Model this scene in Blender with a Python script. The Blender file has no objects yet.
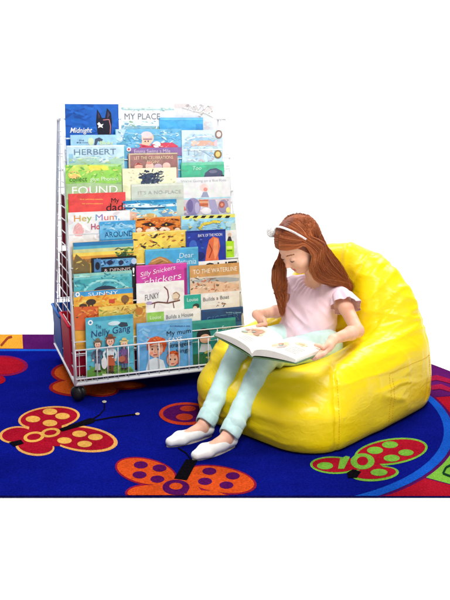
import bpy, bmesh, math, random
import numpy as np
from mathutils import Vector, Matrix

random.seed(7)
rng = np.random.default_rng(7)
SC = bpy.context.scene
COL = SC.collection
R = math.radians

# ------------------------------------------------------------------ camera
CF, CP, CH, CHOR = 780.0, R(5), 1.203, 115.0      # focal length (photo pixels), pitch, height (m), horizon row
CYP = CHOR + CF * math.tan(CP)

def ray(x, y):
    u, v = x - 225.0, y - CYP
    return Vector((u, CF * math.cos(CP) - v * math.sin(CP), -(CF * math.sin(CP) + v * math.cos(CP))))
def gz(x, y, z=0.0):
    r = ray(x, y); t = (z - CH) / r.z
    return Vector((r.x * t, r.y * t, z))
def at(x, y, Y):
    r = ray(x, y); t = Y / r.y
    return Vector((r.x * t, Y, CH + r.z * t))

cam = bpy.data.cameras.new('camera')
cam.sensor_fit = 'VERTICAL'; cam.sensor_height = 36.0
cam.lens = 36.0 * CF / 600.0
cam.shift_y = (CYP - 300.0) / 600.0
cam.clip_end = 200.0
cam_o = bpy.data.objects.new('camera', cam); COL.objects.link(cam_o)
cam_o.location = (0, 0, CH); cam_o.rotation_euler = (R(90) - CP, 0, 0)
SC.camera = cam_o

# ------------------------------------------------------------------ materials
def lin(c):
    c = c / 255.0
    return c / 12.92 if c <= 0.04045 else ((c + 0.055) / 1.055) ** 2.4
def rgb(c):
    return (lin(c[0]), lin(c[1]), lin(c[2]), 1.0)

_mats = {}
def mat(kind, col, rough=0.5, spec=0.4, var=0.08, scale=12.0, bump=0.0, bscale=200.0, sss=0.0, detail=4.0, sheen=0.0, metal=0.0, stretch=None, wide=0.0):
    key = (kind, tuple(col), rough, var, scale, bump)
    if key in _mats: return _mats[key]
    m = bpy.data.materials.new(kind); m.use_nodes = True
    nt = m.node_tree; N = nt.nodes; Lk = nt.links
    b = N['Principled BSDF']
    b.inputs['Roughness'].default_value = rough
    b.inputs['Specular IOR Level'].default_value = spec
    b.inputs['Metallic'].default_value = metal
    if sheen:
        b.inputs['Sheen Weight'].default_value = sheen
        b.inputs['Sheen Roughness'].default_value = 0.6
    if sss:
        b.inputs['Subsurface Weight'].default_value = sss
        b.inputs['Subsurface Radius'].default_value = (0.02, 0.008, 0.005)
        b.inputs['Subsurface Scale'].default_value = 0.3
    tc = N.new('ShaderNodeTexCoord')
    src = tc.outputs['Object']
    if stretch:
        mp = N.new('ShaderNodeMapping'); mp.inputs['Scale'].default_value = stretch
        Lk.new(src, mp.inputs['Vector']); src = mp.outputs['Vector']
    c = rgb(col)
    if var > 0:
        nz = N.new('ShaderNodeTexNoise'); nz.inputs['Scale'].default_value = scale; nz.inputs['Detail'].default_value = detail
        Lk.new(src, nz.inputs['Vector'])
        rp = N.new('ShaderNodeValToRGB')
        rp.color_ramp.elements[0].position = 0.3; rp.color_ramp.elements[1].position = 0.7
        rp.color_ramp.elements[0].color = tuple(max(0, v * (1 - var)) for v in c[:3]) + (1,)
        rp.color_ramp.elements[1].color = tuple(min(0.95, v * (1 + var) + 0.01 * var) for v in c[:3]) + (1,)
        Lk.new(nz.outputs['Fac'], rp.inputs['Fac']); col_out = rp.outputs['Color']
        if wide:                                             # slow tonal drift (brushed pile, wear)
            n3 = N.new('ShaderNodeTexNoise'); n3.inputs['Scale'].default_value = 3.2; n3.inputs['Detail'].default_value = 5; n3.inputs['Roughness'].default_value = 0.65
            Lk.new(src, n3.inputs['Vector']); mx = N.new('ShaderNodeMix'); mx.data_type = 'RGBA'; mx.blend_type = 'MULTIPLY'; mx.inputs['Factor'].default_value = 1.0
            r3 = N.new('ShaderNodeValToRGB'); r3.color_ramp.elements[0].position = 0.32; r3.color_ramp.elements[1].position = 0.68
            r3.color_ramp.elements[0].color = (1 - wide,) * 3 + (1,); r3.color_ramp.elements[1].color = (1, 1, 1, 1)
            Lk.new(n3.outputs['Fac'], r3.inputs['Fac']); Lk.new(rp.outputs['Color'], mx.inputs['A']); Lk.new(r3.outputs['Color'], mx.inputs['B']); col_out = mx.outputs['Result']
        Lk.new(col_out, b.inputs['Base Color'])
    else:
        b.inputs['Base Color'].default_value = c
    if bump > 0:
        n2 = N.new('ShaderNodeTexNoise'); n2.inputs['Scale'].default_value = bscale; n2.inputs['Detail'].default_value = 3.0
        Lk.new(src, n2.inputs['Vector'])
        bp = N.new('ShaderNodeBump'); bp.inputs['Strength'].default_value = 1.0; bp.inputs['Distance'].default_value = bump
        Lk.new(n2.outputs['Fac'], bp.inputs['Height']); Lk.new(bp.outputs['Normal'], b.inputs['Normal'])
    _mats[key] = m
    return m

# ------------------------------------------------------------------ object helpers
def tag(o, label=None, cat=None, group=None, kind=None):
    if label: o['label'] = label
    if cat: o['category'] = cat
    if group: o['group'] = group
    if kind: o['kind'] = kind
    return o
def empty(name, loc, label, cat, group=None, rot=(0, 0, 0)):
    o = bpy.data.objects.new(name, None); COL.objects.link(o)
    o.location = loc; o.rotation_euler = rot; o.empty_display_size = 0.05
    bpy.context.view_layer.update()
    return tag(o, label, cat, group)

class MB:
    """collects faces with materials, then links them as ONE mesh object"""
    def __init__(s): s.v = []; s.f = []; s.m = []; s.sm = []; s.mats = []
    def mi(s, m):
        if m not in s.mats: s.mats.append(m)
        return s.mats.index(m)
    def add(s, vs, fs, m, smooth=False):
        o = len(s.v); k = s.mi(m)
        s.v += [tuple(v) for v in vs]
        for f in fs:
            s.f.append([i + o for i in f]); s.m.append(k); s.sm.append(smooth)
    def box(s, c, hx, hy, hz, m, ax=None):
        c = Vector(c); ax = ax or (Vector((1, 0, 0)), Vector((0, 1, 0)), Vector((0, 0, 1)))
        vs = [c + ax[0] * hx * i + ax[1] * hy * j + ax[2] * hz * k for k in (-1, 1) for j in (-1, 1) for i in (-1, 1)]
        s.add(vs, [(0, 2, 3, 1), (4, 5, 7, 6), (0, 1, 5, 4), (2, 6, 7, 3), (0, 4, 6, 2), (1, 3, 7, 5)], m)
    def tube(s, pts, r, m, n=8, cap=True):
        pts = [Vector(p) for p in pts]; vs = []; fs = []; k = len(pts)
        rr = r if isinstance(r, (list, tuple)) else [r] * k
        prev = None
        for i, p in enumerate(pts):
            t = (pts[min(i + 1, k - 1)] - pts[max(i - 1, 0)]).normalized()
            if prev is None:
                a = t.cross(Vector((0, 0, 1)))
                if a.length < 0.1: a = t.cross(Vector((1, 0, 0)))
                a.normalize()
            else:
                a = (prev - t * prev.dot(t)).normalized()
            prev = a; b = t.cross(a)
            for q in range(n):
                w = 2 * math.pi * q / n
                vs.append(p + (a * math.cos(w) + b * math.sin(w)) * rr[i])
        for i in range(k - 1):
            for q in range(n):
                fs.append((i * n + q, i * n + (q + 1) % n, (i + 1) * n + (q + 1) % n, (i + 1) * n + q))
        if cap:
            fs.append(tuple(range(n))[::-1]); fs.append(tuple((k - 1) * n + q for q in range(n)))
        s.add(vs, fs, m, True)
    def sphere(s, c, r, m, ax=None, n=16, k=10):
        c = Vector(c); ax = ax or (Vector((1, 0, 0)), Vector((0, 1, 0)), Vector((0, 0, 1)))
        if not isinstance(r, (tuple, list)): r = (r, r, r)
        vs = []; fs = []
        for i in range(k + 1):
            th = math.pi * i / k
            for q in range(n):
                ph = 2 * math.pi * q / n
                vs.append(c + ax[0] * r[0] * math.sin(th) * math.cos(ph) + ax[1] * r[1] * math.sin(th) * math.sin(ph) + ax[2] * r[2] * math.cos(th))
        for i in range(k):
            for q in range(n):
                fs.append((i * n + q, (i + 1) * n + q, (i + 1) * n + (q + 1) % n, i * n + (q + 1) % n))
        s.add(vs, fs, m, True)
    def build(s, name, parent=None, bevel=0.0):
        me = bpy.data.meshes.new(name); me.from_pydata(s.v, [], s.f)
        for m in s.mats: me.materials.append(m)
        me.polygons.foreach_set('material_index', s.m); me.polygons.foreach_set('use_smooth', s.sm)
        me.update()
        o = bpy.data.objects.new(name, me); COL.objects.link(o)
        if parent is not None:
            o.parent = parent; o.matrix_parent_inverse = parent.matrix_world.inverted()
        if bevel:
            b = o.modifiers.new('bevel', 'BEVEL'); b.width = bevel; b.segments = 2; b.limit_method = 'ANGLE'
        return o

# ------------------------------------------------------------------ signed-distance modelling
class Field:
    def __init__(s, lo, hi, h):
        s.lo = np.array(lo, float); s.h = h
        n = np.ceil((np.array(hi, float) - s.lo) / h).astype(int) + 1
        s.ax = [(s.lo[i] + h * np.arange(n[i])).astype(np.float32) for i in range(3)]
        s.D = np.full(n, 0.3, np.float32)
    def sl(s, lo, hi, pad):
        out = []
        for i in range(3):
            a = int(np.floor((lo[i] - pad - s.lo[i]) / s.h)); b = int(np.ceil((hi[i] + pad - s.lo[i]) / s.h)) + 1
            a = max(a, 0); b = min(b, len(s.ax[i]))
            if b <= a: return None
            out.append(slice(a, b))
        return tuple(out)
    def pts(s, sl):
        return (s.ax[0][sl[0]][:, None, None], s.ax[1][sl[1]][None, :, None], s.ax[2][sl[2]][None, None, :])
    def comb(s, sl, d, k, op):
        A = s.D[sl]
        if op == 'u':
            hh = np.clip(0.5 + 0.5 * (A - d) / k, 0, 1); s.D[sl] = A * (1 - hh) + d * hh - k * hh * (1 - hh)
        else:
            d = -d; hh = np.clip(0.5 - 0.5 * (A - d) / k, 0, 1); s.D[sl] = A * (1 - hh) + d * hh + k * hh * (1 - hh)
    def cone(s, a, b, ra, rb, k=0.01, op='u'):
        a = np.array(a, float); b = np.array(b, float); m = max(ra, rb)
        sl = s.sl(np.minimum(a, b) - m, np.maximum(a, b) + m, k + 3 * s.h)
        if sl is None: return
        X, Y, Z = s.pts(sl); ba = b - a; L2 = max(float(ba @ ba), 1e-9)
        t = np.clip(((X - a[0]) * ba[0] + (Y - a[1]) * ba[1] + (Z - a[2]) * ba[2]) / L2, 0, 1)
        d = np.sqrt((X - a[0] - t * ba[0]) ** 2 + (Y - a[1] - t * ba[1]) ** 2 + (Z - a[2] - t * ba[2]) ** 2) - (ra + (rb - ra) * t)
        s.comb(sl, d.astype(np.float32), k, op)
    def chain(s, pts, rad, k=0.01):
        for i in range(len(pts) - 1): s.cone(pts[i], pts[i + 1], rad[i], rad[i + 1], k)
    def ell(s, c, r, ax, k=0.02, op='u'):
        c = np.array(c, float); m = max(r)
        sl = s.sl(c - m, c + m, k + 3 * s.h)
        if sl is None: return
        X, Y, Z = s.pts(sl); k0 = 0; k1 = 0
        for a, rr in zip(ax, r):
            q = (X - c[0]) * a[0] + (Y - c[1]) * a[1] + (Z - c[2]) * a[2]
            k0 = k0 + (q / rr) ** 2; k1 = k1 + (q / rr ** 2) ** 2
        k0 = np.sqrt(k0); k1 = np.sqrt(k1) + 1e-9
        s.comb(sl, (k0 * (k0 - 1) / k1).astype(np.float32), k, op)
    def cut(s, p, n, k=0.004):
        """keeps the side opposite to n"""
        X, Y, Z = s.ax[0][:, None, None], s.ax[1][None, :, None], s.ax[2][None, None, :]
        d = (X - p[0]) * n[0] + (Y - p[1]) * n[1] + (Z - p[2]) * n[2]
        hh = np.clip(0.5 - 0.5 * (s.D - d) / k, 0, 1); s.D = (s.D * (1 - hh) + d * hh + k * hh * (1 - hh)).astype(np.float32)
    def cut_near(s, p, n, rad, k=0.003):
        """the same, only inside a box of half size rad around p"""
        sl = s.sl(np.array(p) - rad, np.array(p) + rad, 0); X, Y, Z = s.pts(sl)
        d = (X - p[0]) * n[0] + (Y - p[1]) * n[1] + (Z - p[2]) * n[2]
        s.D[sl] = np.maximum(s.D[sl], d)
    def mesh(s):
        D = s.D; ins = D < 0
        nx, ny, nz = D.shape
        cnt = np.zeros((nx - 1, ny - 1, nz - 1), np.int8)
        cor = [(i, j, k) for i in (0, 1) for j in (0, 1) for k in (0, 1)]
        for i, j, k in cor: cnt += ins[i:nx - 1 + i, j:ny - 1 + j, k:nz - 1 + k]
        act = (cnt > 0) & (cnt < 8)
        I, J, K = np.nonzero(act)
        idx = np.full(act.shape, -1, np.int64); idx[I, J, K] = np.arange(len(I))
        acc = np.zeros((len(I), 3)); num = np.zeros(len(I))
        for c0 in cor:
            for a in range(3):
                if c0[a]: continue
                c1 = list(c0); c1[a] = 1
                d0 = D[I + c0[0], J + c0[1], K + c0[2]]; d1 = D[I + c1[0], J + c1[1], K + c1[2]]
                m = (d0 < 0) != (d1 < 0); t = np.where(m, d0 / np.where(m, d0 - d1, 1), 0)
                p = np.tile(np.array(c0, float), (len(I), 1)); p[:, a] += t
                acc += p * m[:, None]; num += m
        V = (np.stack([I, J, K], 1) + acc / num[:, None]) * s.h + s.lo
        F = []
        for a in range(3):
            b, c = (a + 1) % 3, (a + 2) % 3
            s0 = [slice(None)] * 3; s1 = [slice(None)] * 3
            s0[a] = slice(0, -1); s1[a] = slice(1, None)
            A0 = ins[tuple(s0)]; A1 = ins[tuple(s1)]
            E = np.argwhere(A0 != A1)
            lim = np.array(act.shape)
            ok = (E[:, b] > 0) & (E[:, c] > 0) & (E[:, b] < lim[b]) & (E[:, c] < lim[c])
            E = E[ok]
            def cell(db, dc):
                q = E.copy(); q[:, b] -= db; q[:, c] -= dc
                return idx[q[:, 0], q[:, 1], q[:, 2]]
            Q = np.stack([cell(1, 1), cell(0, 1), cell(0, 0), cell(1, 0)], 1)
            flip = ~A0[E[:, 0], E[:, 1], E[:, 2]]
            Q[flip] = Q[flip][:, ::-1]
            F.append(Q)
        return V, np.concatenate(F)

def link_mesh(name, V, F, mats, parent=None, midx=None, smooth_it=0):
    me = bpy.data.meshes.new(name); me.from_pydata(V.tolist(), [], F.tolist())
    for m in (mats if isinstance(mats, (list, tuple)) else [mats]): me.materials.append(m)
    me.polygons.foreach_set('use_smooth', [True] * len(F))
    if midx is not None: me.polygons.foreach_set('material_index', midx.astype(int).tolist())
    me.update()
    o = bpy.data.objects.new(name, me); COL.objects.link(o)
    if parent is not None:
        o.parent = parent; o.matrix_parent_inverse = parent.matrix_world.inverted()
    if smooth_it:
        md = o.modifiers.new('smooth', 'SMOOTH'); md.factor = 0.5; md.iterations = smooth_it
    return o

def vnormals(V, F):
    n = np.cross(V[F[:, 2]] - V[F[:, 0]], V[F[:, 3]] - V[F[:, 1]])
    out = np.zeros_like(V)
    for i in range(4): np.add.at(out, F[:, i], n)
    return out / (np.linalg.norm(out, axis=1, keepdims=True) + 1e-12)
def relax(V, F, it=2):
    for _ in range(it):
        acc = np.zeros_like(V); n = np.zeros(len(V))
        for i in range(4):
            np.add.at(acc, F[:, i], V[F[:, (i + 1) % 4]] + V[F[:, (i + 3) % 4]]); np.add.at(n, F[:, i], 2)
        V = 0.5 * V + 0.5 * acc / n[:, None]
    return V
_lat = rng.random((32, 32, 32))
def vnoise(P, scale=1.0, seed=0):
    q = np.asarray(P) * scale + seed * 7.31
    i = np.floor(q).astype(int); f = q - i; f = f * f * (3 - 2 * f); r = 0
    for a in (0, 1):
        for b in (0, 1):
            for c in (0, 1):
                w = (f[:, 0] if a else 1 - f[:, 0]) * (f[:, 1] if b else 1 - f[:, 1]) * (f[:, 2] if c else 1 - f[:, 2])
                r = r + w * _lat[(i[:, 0] + a) % 32, (i[:, 1] + b) % 32, (i[:, 2] + c) % 32]
    return r * 2 - 1
def ridge(P, scale, seed):
    return 1 - 2 * np.abs(vnoise(P, scale, seed))

# ------------------------------------------------------------------ lettering
_txt = {}
def text_mesh(s, bold=0.0):
    if (s, bold) in _txt: return _txt[(s, bold)]
    cu = bpy.data.curves.new('lettering', 'FONT'); cu.body = s; cu.resolution_u = 3; cu.offset = bold; cu.fill_mode = 'FRONT'
    o = bpy.data.objects.new('lettering', cu); COL.objects.link(o)
    dg = bpy.context.evaluated_depsgraph_get(); dg.update()
    me = o.evaluated_get(dg).to_mesh()
    vs = [(v.co.x, v.co.y) for v in me.vertices]; fs = [tuple(p.vertices) for p in me.polygons]
    o.evaluated_get(dg).to_mesh_clear()
    bpy.data.objects.remove(o); bpy.data.curves.remove(cu)
    x0 = min(v[0] for v in vs); x1 = max(v[0] for v in vs); y0 = min(v[1] for v in vs); y1 = max(v[1] for v in vs)
    vs = [((x - x0) / (x1 - x0), (y - y0) / (y1 - y0)) for x, y in vs]
    _txt[(s, bold)] = (vs, fs)
    return vs, fs
WORLD, KEY, FILL, BACK = 0.15, 102, 15, 185
# ------------------------------------------------------------------ studio: white floor, sweep, lamps
white_floor = mat('studio_white', (250, 250, 250), rough=0.8, spec=0.1, var=0.01, scale=2.0)
m = MB()
m.add([(-7, -3, 0), (7, -3, 0), (7, 6.5, 0), (-7, 6.5, 0)], [(0, 1, 2, 3)], white_floor)
tag(m.build('floor'), kind='structure')
m = MB(); vs = []; fs = []
prof = [(6.5 + 1.2 * math.sin(a), 1.2 - 1.2 * math.cos(a)) for a in [R(90) * i / 16 for i in range(17)]] + [(7.7, 4.5)]
for y, z in prof: vs += [(-7, y, z), (7, y, z)]
for i in range(len(prof) - 1): fs.append((2 * i, 2 * i + 1, 2 * i + 3, 2 * i + 2))
m.add(vs, fs, white_floor, True)
tag(m.build('backdrop'), kind='structure')

w = bpy.data.worlds.new('World'); SC.world = w; w.use_nodes = True
w.node_tree.nodes['Background'].inputs['Color'].default_value = (1, 1, 1, 1)
w.node_tree.nodes['Background'].inputs['Strength'].default_value = WORLD

def area(name, loc, target, sx, sy, power, col=(1, 1, 1)):
    l = bpy.data.lights.new(name, 'AREA'); l.shape = 'RECTANGLE'; l.size = sx; l.size_y = sy; l.energy = power; l.color = col
    o = bpy.data.objects.new(name, l); COL.objects.link(o); o.location = loc
    o.rotation_euler = (Vector(target) - Vector(loc)).to_track_quat('-Z', 'Y').to_euler()
    return o
area('key_softbox', (0.55, 1.25, 3.1), (0.05, 3.0, 0.35), 1.3, 1.3, KEY, (1, 0.985, 0.96))
area('fill_softbox', (-2.6, 0.2, 2.2), (0.0, 3.0, 0.5), 1.6, 1.6, FILL)
area('fill_softbox', (2.6, 0.5, 1.7), (0.3, 2.9, 0.3), 1.6, 1.6, FILL * 0.9)
area('backdrop_lamp', (-2.2, 5.0, 3.9), (-1.2, 6.6, 0.2), 2.5, 1.0, BACK)
area('backdrop_lamp', (2.2, 5.0, 3.9), (1.2, 6.6, 0.2), 2.5, 1.0, BACK)

# ------------------------------------------------------------------ rug
RZ = 0.006
def pile(col, var=0.24):
    return mat('rug_pile', col, rough=0.98, spec=0.0, var=var, scale=150.0, bump=0.007, bscale=300.0, detail=4.0, wide=0.34)
BLUE, SKY, RED, TAN, ORANGE, PURPLE, GREEN, GOLD, BLACK = (12, 22, 134), (24, 90, 205), (168, 18, 42), (243, 170, 92), (226, 84, 32), (88, 18, 92), (124, 186, 66), (232, 160, 52), (16, 14, 20)
rug = MB()
FRONT, CY, XR, XL = 2.363, 3.08, 0.065, -2.0
def stadium(r, n=40):
    pts = [(XR + r * math.cos(a), CY + r * math.sin(a)) for a in [R(-90 + 180 * i / n) for i in range(n + 1)]]
    pts += [(XL + r * math.cos(a), CY + r * math.sin(a)) for a in [R(90 + 180 * i / n) for i in range(n + 1)]]
    out = []
    for i, p in enumerate(pts):                      # clip by the straight front edge
        q = pts[(i + 1) % len(pts)]
        if p[1] >= FRONT: out.append(p)
        if (p[1] >= FRONT) != (q[1] >= FRONT):
            t = (FRONT - p[1]) / (q[1] - p[1]); out.append((p[0] + t * (q[0] - p[0]), FRONT))
    return out
RO, RI, RB = 1.105, 0.83, 0.795
o_ = stadium(RO); n_ = len(o_)
rug.add([(x, y, 0.001) for x, y in o_] + [(x, y, RZ) for x, y in o_], [tuple(range(n_, 2 * n_))], pile(PURPLE))
rug.add([(x, y, 0.001) for x, y in o_] + [(x, y, RZ) for x, y in o_], [(i, (i + 1) % n_, n_ + (i + 1) % n_, n_ + i) for i in range(n_)], pile((14, 18, 90)))
LZ = [0]
def flat(pts, col, dz):
    LZ[0] += 1; dz += LZ[0] * 9e-6                       # no two woven shapes share a plane
    rug.add([(p[0], p[1], RZ + dz) for p in pts], [tuple(range(len(pts)))], pile(col))
E1 = 0.0006
def ring_block(pa, pb, col, r0=RI + 0.012, r1=RO - 0.006):
    """one coloured block of the border between two outline stations (angle in degrees on the right cap or x on the back edge)"""
    def st(p, r):
        if isinstance(p, tuple): return (p[0] + (xb - xf) * (r - RI) / (RO - RI), CY + r)
        return (XR + r * math.cos(R(p)), CY + r * math.sin(R(p)))
    if isinstance(pa, tuple): s = [pa, pb]
    else: s = [pa + (pb - pa) * i / 8 for i in range(9)]
    q = [st(p, r1) for p in s] + [st(p, r0) for p in s[::-1]]
    q = [(x, max(y, FRONT + 0.0005)) for x, y in q]
    flat(q, col, E1)
cols = [GOLD, (92, 30, 98), GREEN, RED]
xb, xf = gz(23.5, 335, RZ).x, gz(24.5, 350, RZ).x      # the joints of the border run slightly aslant
xs = xf
ring_block((xs, 0), (xs + 0.56, 0), (86, 24, 96)); ring_block((xs + 0.57, 0), (0.06, 0), RED)
for i in range(4): ring_block((xs - 0.01 - 0.42 * i, 0), (xs - 0.42 * (i + 1), 0), [GOLD, RED, GREEN, (86, 24, 96)][i])
ring_block(89, 56, GREEN); ring_block(55, 10.5, (92, 24, 100)); ring_block(10, -13, (176, 22, 44)); ring_block(-13.5, -22, (92, 24, 100)); ring_block(-22.5, -44.5, GREEN); ring_block(-45, -61, (176, 22, 44))
flat(stadium(RI), SKY, 2 * E1); flat(stadium(RB), BLUE, 3 * E1)
def pell(cx, cy, rx, ry, col, lv, rot=0.0, hole=None, n=36):
    """an oval woven into the pile, given by where it lies on the floor"""
    ca, sa = math.cos(R(rot)), math.sin(R(rot)); q = []
    for i in range(n):
        a = 2 * math.pi * i / n; x, y = rx * math.cos(a), ry * math.sin(a)
        p = gz(cx + x * ca - y * sa, cy + x * sa + y * ca, RZ); q.append((p.x, max(p.y, FRONT + 0.0006)))
    flat(q, col, lv * E1)
def ppoly(pts, col, lv):
    q = []
    for x, y in pts:
        p = gz(x, y, RZ); q.append((p.x, max(p.y, FRONT + 0.0006)))
    flat(q, col, lv * E1)
def pline(pts, wpx, col, lv):
    for (x0, y0), (x1, y1) in zip(pts, pts[1:]):
        dx, dy = x1 - x0, y1 - y0; L = math.hypot(dx, dy); nx, ny = -dy / L * wpx / 2, dx / L * wpx / 2
        ppoly([(x0 + nx, y0 + ny), (x1 + nx, y1 + ny), (x1 - nx, y1 - ny), (x0 - nx, y0 - ny)], col, lv)
# letters on border blocks
pline([(1, 346), (8, 338), (12, 337)], 2.2, (150, 60, 40), 4.3)
ppoly([(429, 377), (437, 375.5), (452, 380), (452, 384.5), (437, 380.5), (431, 381.5)], (158, 26, 66), 4.3); ppoly([(431, 386), (441, 384.5), (452, 389), (452, 393), (440, 389.5), (432, 390.5)], (158, 26, 66), 4.3)
pline([(456, 463), (446, 468), (443, 474), (456, 479)], 2.0, (20, 60, 40), 4.3)
# red butterfly with the number 8
for (cx, cy, rx, ry, rot) in [(49, 418.5, 31, 11.5, -6), (83, 439.5, 35, 13, 7), (16, 435.5, 17, 8.5, -5), (35, 447.5, 19.5, 9, 5)]:
    pell(cx, cy, rx, ry, TAN, 4, rot)
for (cx, cy, rx, ry, rot) in [(49, 418.5, 28.5, 9.8, -6), (82, 439.3, 32, 11, 7), (17, 435.5, 15, 7, -5), (35.5, 447, 17.3, 7.4, 5)]:
    pell(cx, cy, rx, ry, RED, 5, rot)
ppoly([(30, 424), (62, 424), (60, 447), (26, 447)], RED, 5.3)
for (cx, cy) in [(33, 420), (50, 412.5), (62.5, 417), (50, 424), (64.5, 441.5), (79.5, 434.8), (95.4, 438), (84.7, 445)]: pell(cx, cy, 7.3, 3.2, (246, 176, 84), 6, 0)
for (cx, cy, rx, ry) in [(34, 437.9, 10.6, 5.2), (50.6, 433.6, 9.8, 4.6)]:
    pell(cx, cy, rx, ry, (246, 176, 84), 6, -8); pell(cx, cy, rx - 3.6, ry - 2.1, RED, 7, -8)
ppoly([(59, 430), (62, 432.6), (94, 423.5), (95, 419.5), (90, 419)], BLACK, 7)
ppoly([(9, 443.5), (14, 447.5), (24, 444.5), (21, 440.8)], BLACK, 7)
pline([(91, 421), (100, 415.5), (104.5, 410), (104.6, 404)], 1.1, BLACK, 7); pline([(92, 422), (112, 418.2), (136, 415.2)], 1.1, BLACK, 7)
pell(104.4, 402.8, 2.2, 1.2, (230, 220, 200), 8); pell(137.5, 415, 2.2, 1.2, (230, 200, 160), 8)
# orange butterfly with the number 9
for (cx, cy, rx, ry, rot) in [(146, 472.5, 31.5, 13.6, 12), (219, 480.5, 38, 14, 9), (150, 494, 25, 9.5, 0), (200, 499, 30, 9, 0)]:
    pell(cx, cy, rx, ry, (150, 26, 60), 4, rot)
for (cx, cy, rx, ry, rot) in [(146, 472.5, 29.5, 12.2, 12), (219, 480.5, 35.5, 12.6, 9), (150, 494, 22.5, 7.8, 0), (200, 499, 28, 7.6, 0)]:
    pell(cx, cy, rx, ry, ORANGE, 5, rot)
ppoly([(160, 478), (190, 478), (205, 497.6), (145, 497.6)], ORANGE, 5.3)
for (cx, cy) in [(140.8, 466), (159.6, 469.2), (139.6, 476), (157.4, 480.3), (209.4, 472.3), (232.8, 477), (205, 482.5), (226.4, 486.3)]: pell(cx, cy, 7, 3.6, PURPLE, 6, 0)
pell(176, 488.5, 13.5, 7.6, PURPLE, 6); pell(176, 487.6, 6.6, 3.4, ORANGE, 7)
pline([(187, 489), (184, 494), (175, 497)], 5.0, PURPLE, 6.4)
ppoly([(186, 460.5), (197.5, 461.5), (187, 481.5), (174, 480)], BLACK, 7)
pline([(191, 461), (186, 454), (178, 449)], 1.1, BLACK, 7); pline([(193, 461), (196, 455), (206, 449)], 1.1, BLACK, 7)
# red and green butterfly with the number 10
for (cx, cy, rx, ry, rot) in [(391, 452.5, 37, 13.2, -8), (334, 466, 24, 8.8, 2), (375, 474.5, 24, 7.6, -4)]: pell(cx, cy, rx, ry, GREEN, 4, rot)
for (cx, cy, rx, ry, rot) in [(391, 452.5, 34.5, 11.4, -8), (334, 466, 21.6, 7.2, 2), (375, 474, 21, 5.9, -4)]: pell(cx, cy, rx, ry, (176, 22, 44), 5, rot)
ppoly([(340, 460), (372, 458), (385, 470), (345, 471)], (176, 22, 44), 5.3)
for (cx, cy, rx, ry) in [(390, 445.8, 8, 3.4), (406, 453.8, 7.6, 3.2), (391.7, 459.3, 8, 3.4), (375, 451.5, 8, 3.6), (325, 467, 8, 3.6), (379, 473.6, 8.5, 3.5)]: pell(cx, cy, rx, ry, GREEN, 6)
pell(362.5, 462.5, 12, 8, GREEN, 6); pell(362.5, 462.3, 5.6, 4.4, (176, 22, 44), 7)
ppoly([(340, 460), (346, 457), (350, 458), (344, 470), (338, 470)], GREEN, 6)
ppoly([(347, 474), (353, 470.5), (361, 473), (357, 479), (348, 479)], BLACK, 7)
# ovals and wings of the butterflies half hidden by the rack, the chair and the left side
pell(186, 414.5, 27, 11.4, (200, 62, 36), 4); pell(186, 414.3, 23, 8.8, PURPLE, 5); pell(188, 409.5, 8, 2.8, (200, 66, 40), 6); pell(184.5, 418, 8.5, 3.4, (200, 66, 40), 6)
pell(1, 366.5, 27, 10.4, (140, 24, 80), 4); pell(0, 366.5, 24.5, 8.8, (172, 20, 40), 5); pell(-1, 380.5, 6.5, 4.2, (172, 20, 40), 5)
for (cx, cy, rx, ry) in [(74, 373.5, 23, 10.5), (75, 388, 26, 9), (101, 391, 18, 6.5), (120, 386, 26, 4.5)]: pell(cx, cy, rx, ry, (150, 30, 40), 4)
for (cx, cy, rx, ry) in [(75, 373.5, 20.5, 8.8), (76, 388, 23.5, 7.2), (101, 391, 15.5, 5), (120, 386, 22, 3)]: pell(cx, cy, rx, ry, (205, 88, 30), 5)
ro = rug.build('rug')
tag(ro, 'dark blue rug with numbered butterflies and a border of coloured blocks', 'rug')
# ------------------------------------------------------------------ wire book rack
YAW = R(20.0)
Wd = Vector((math.cos(YAW), math.sin(YAW), 0)); Bd = Vector((-math.sin(YAW), math.cos(YAW), 0)); Zd = Vector((0, 0, 1))
RO_ = Vector((-0.62, 3.159, 0.0))
RW, RD, RH, RL, RB0 = 0.76, 0.63, 1.185, 0.255, 0.085
def rp(s, d, z): return RO_ + Wd * s + Bd * d + Zd * z
def fd(z): return RL * (z - RB0) / (RH - RB0)        # depth of the leaning front at height z
wire = mat('white_enamel', (226, 228, 232), rough=0.35, spec=0.5, var=0.03, scale=20)
rack = empty('book_rack', rp(RW / 2, RD / 2, 0), 'white wire A-frame book rack on black casters filled with picture books', 'book rack')
PR, WR = 0.0075, 0.0024
for s in (0.0, RW):
    m = MB()
    m.tube([rp(s, 0, RB0), rp(s, fd(RH), RH)], PR, wire)
    m.tube([rp(s, RD, RB0), rp(s, RD - fd(RH), RH)], PR, wire)
    m.tube([rp(s, fd(RH), RH), rp(s, RD - fd(RH), RH)], PR, wire)
    m.tube([rp(s, 0, RB0), rp(s, RD, RB0)], PR, wire)
    z = RB0 + 0.055
    while z < RH - 0.02:
        m.tube([rp(s, fd(z), z), rp(s, RD - fd(z), z)], WR, wire, 6); z += 0.055
    for d in (0.10, 0.2, 0.335, 0.47, 0.57):
        zt = RH if fd(RH) < d < RD - fd(RH) else RB0 + (RH - RB0) * min(d, RD - d) / RL
        m.tube([rp(s, d, RB0), rp(s, d, zt)], WR, wire, 6)
    m.build('side_frame', rack)
m = MB()
m.tube([rp(0, fd(RH), RH), rp(RW, fd(RH), RH)], WR * 1.5, wire); m.tube([rp(0, RD - fd(RH), RH), rp(RW, RD - fd(RH), RH)], WR * 1.5, wire)
m.build('top_rail', rack)
m = MB()
for d in (0.0, RD): m.tube([rp(0, d, RB0), rp(RW, d, RB0)], PR, wire)
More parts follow.
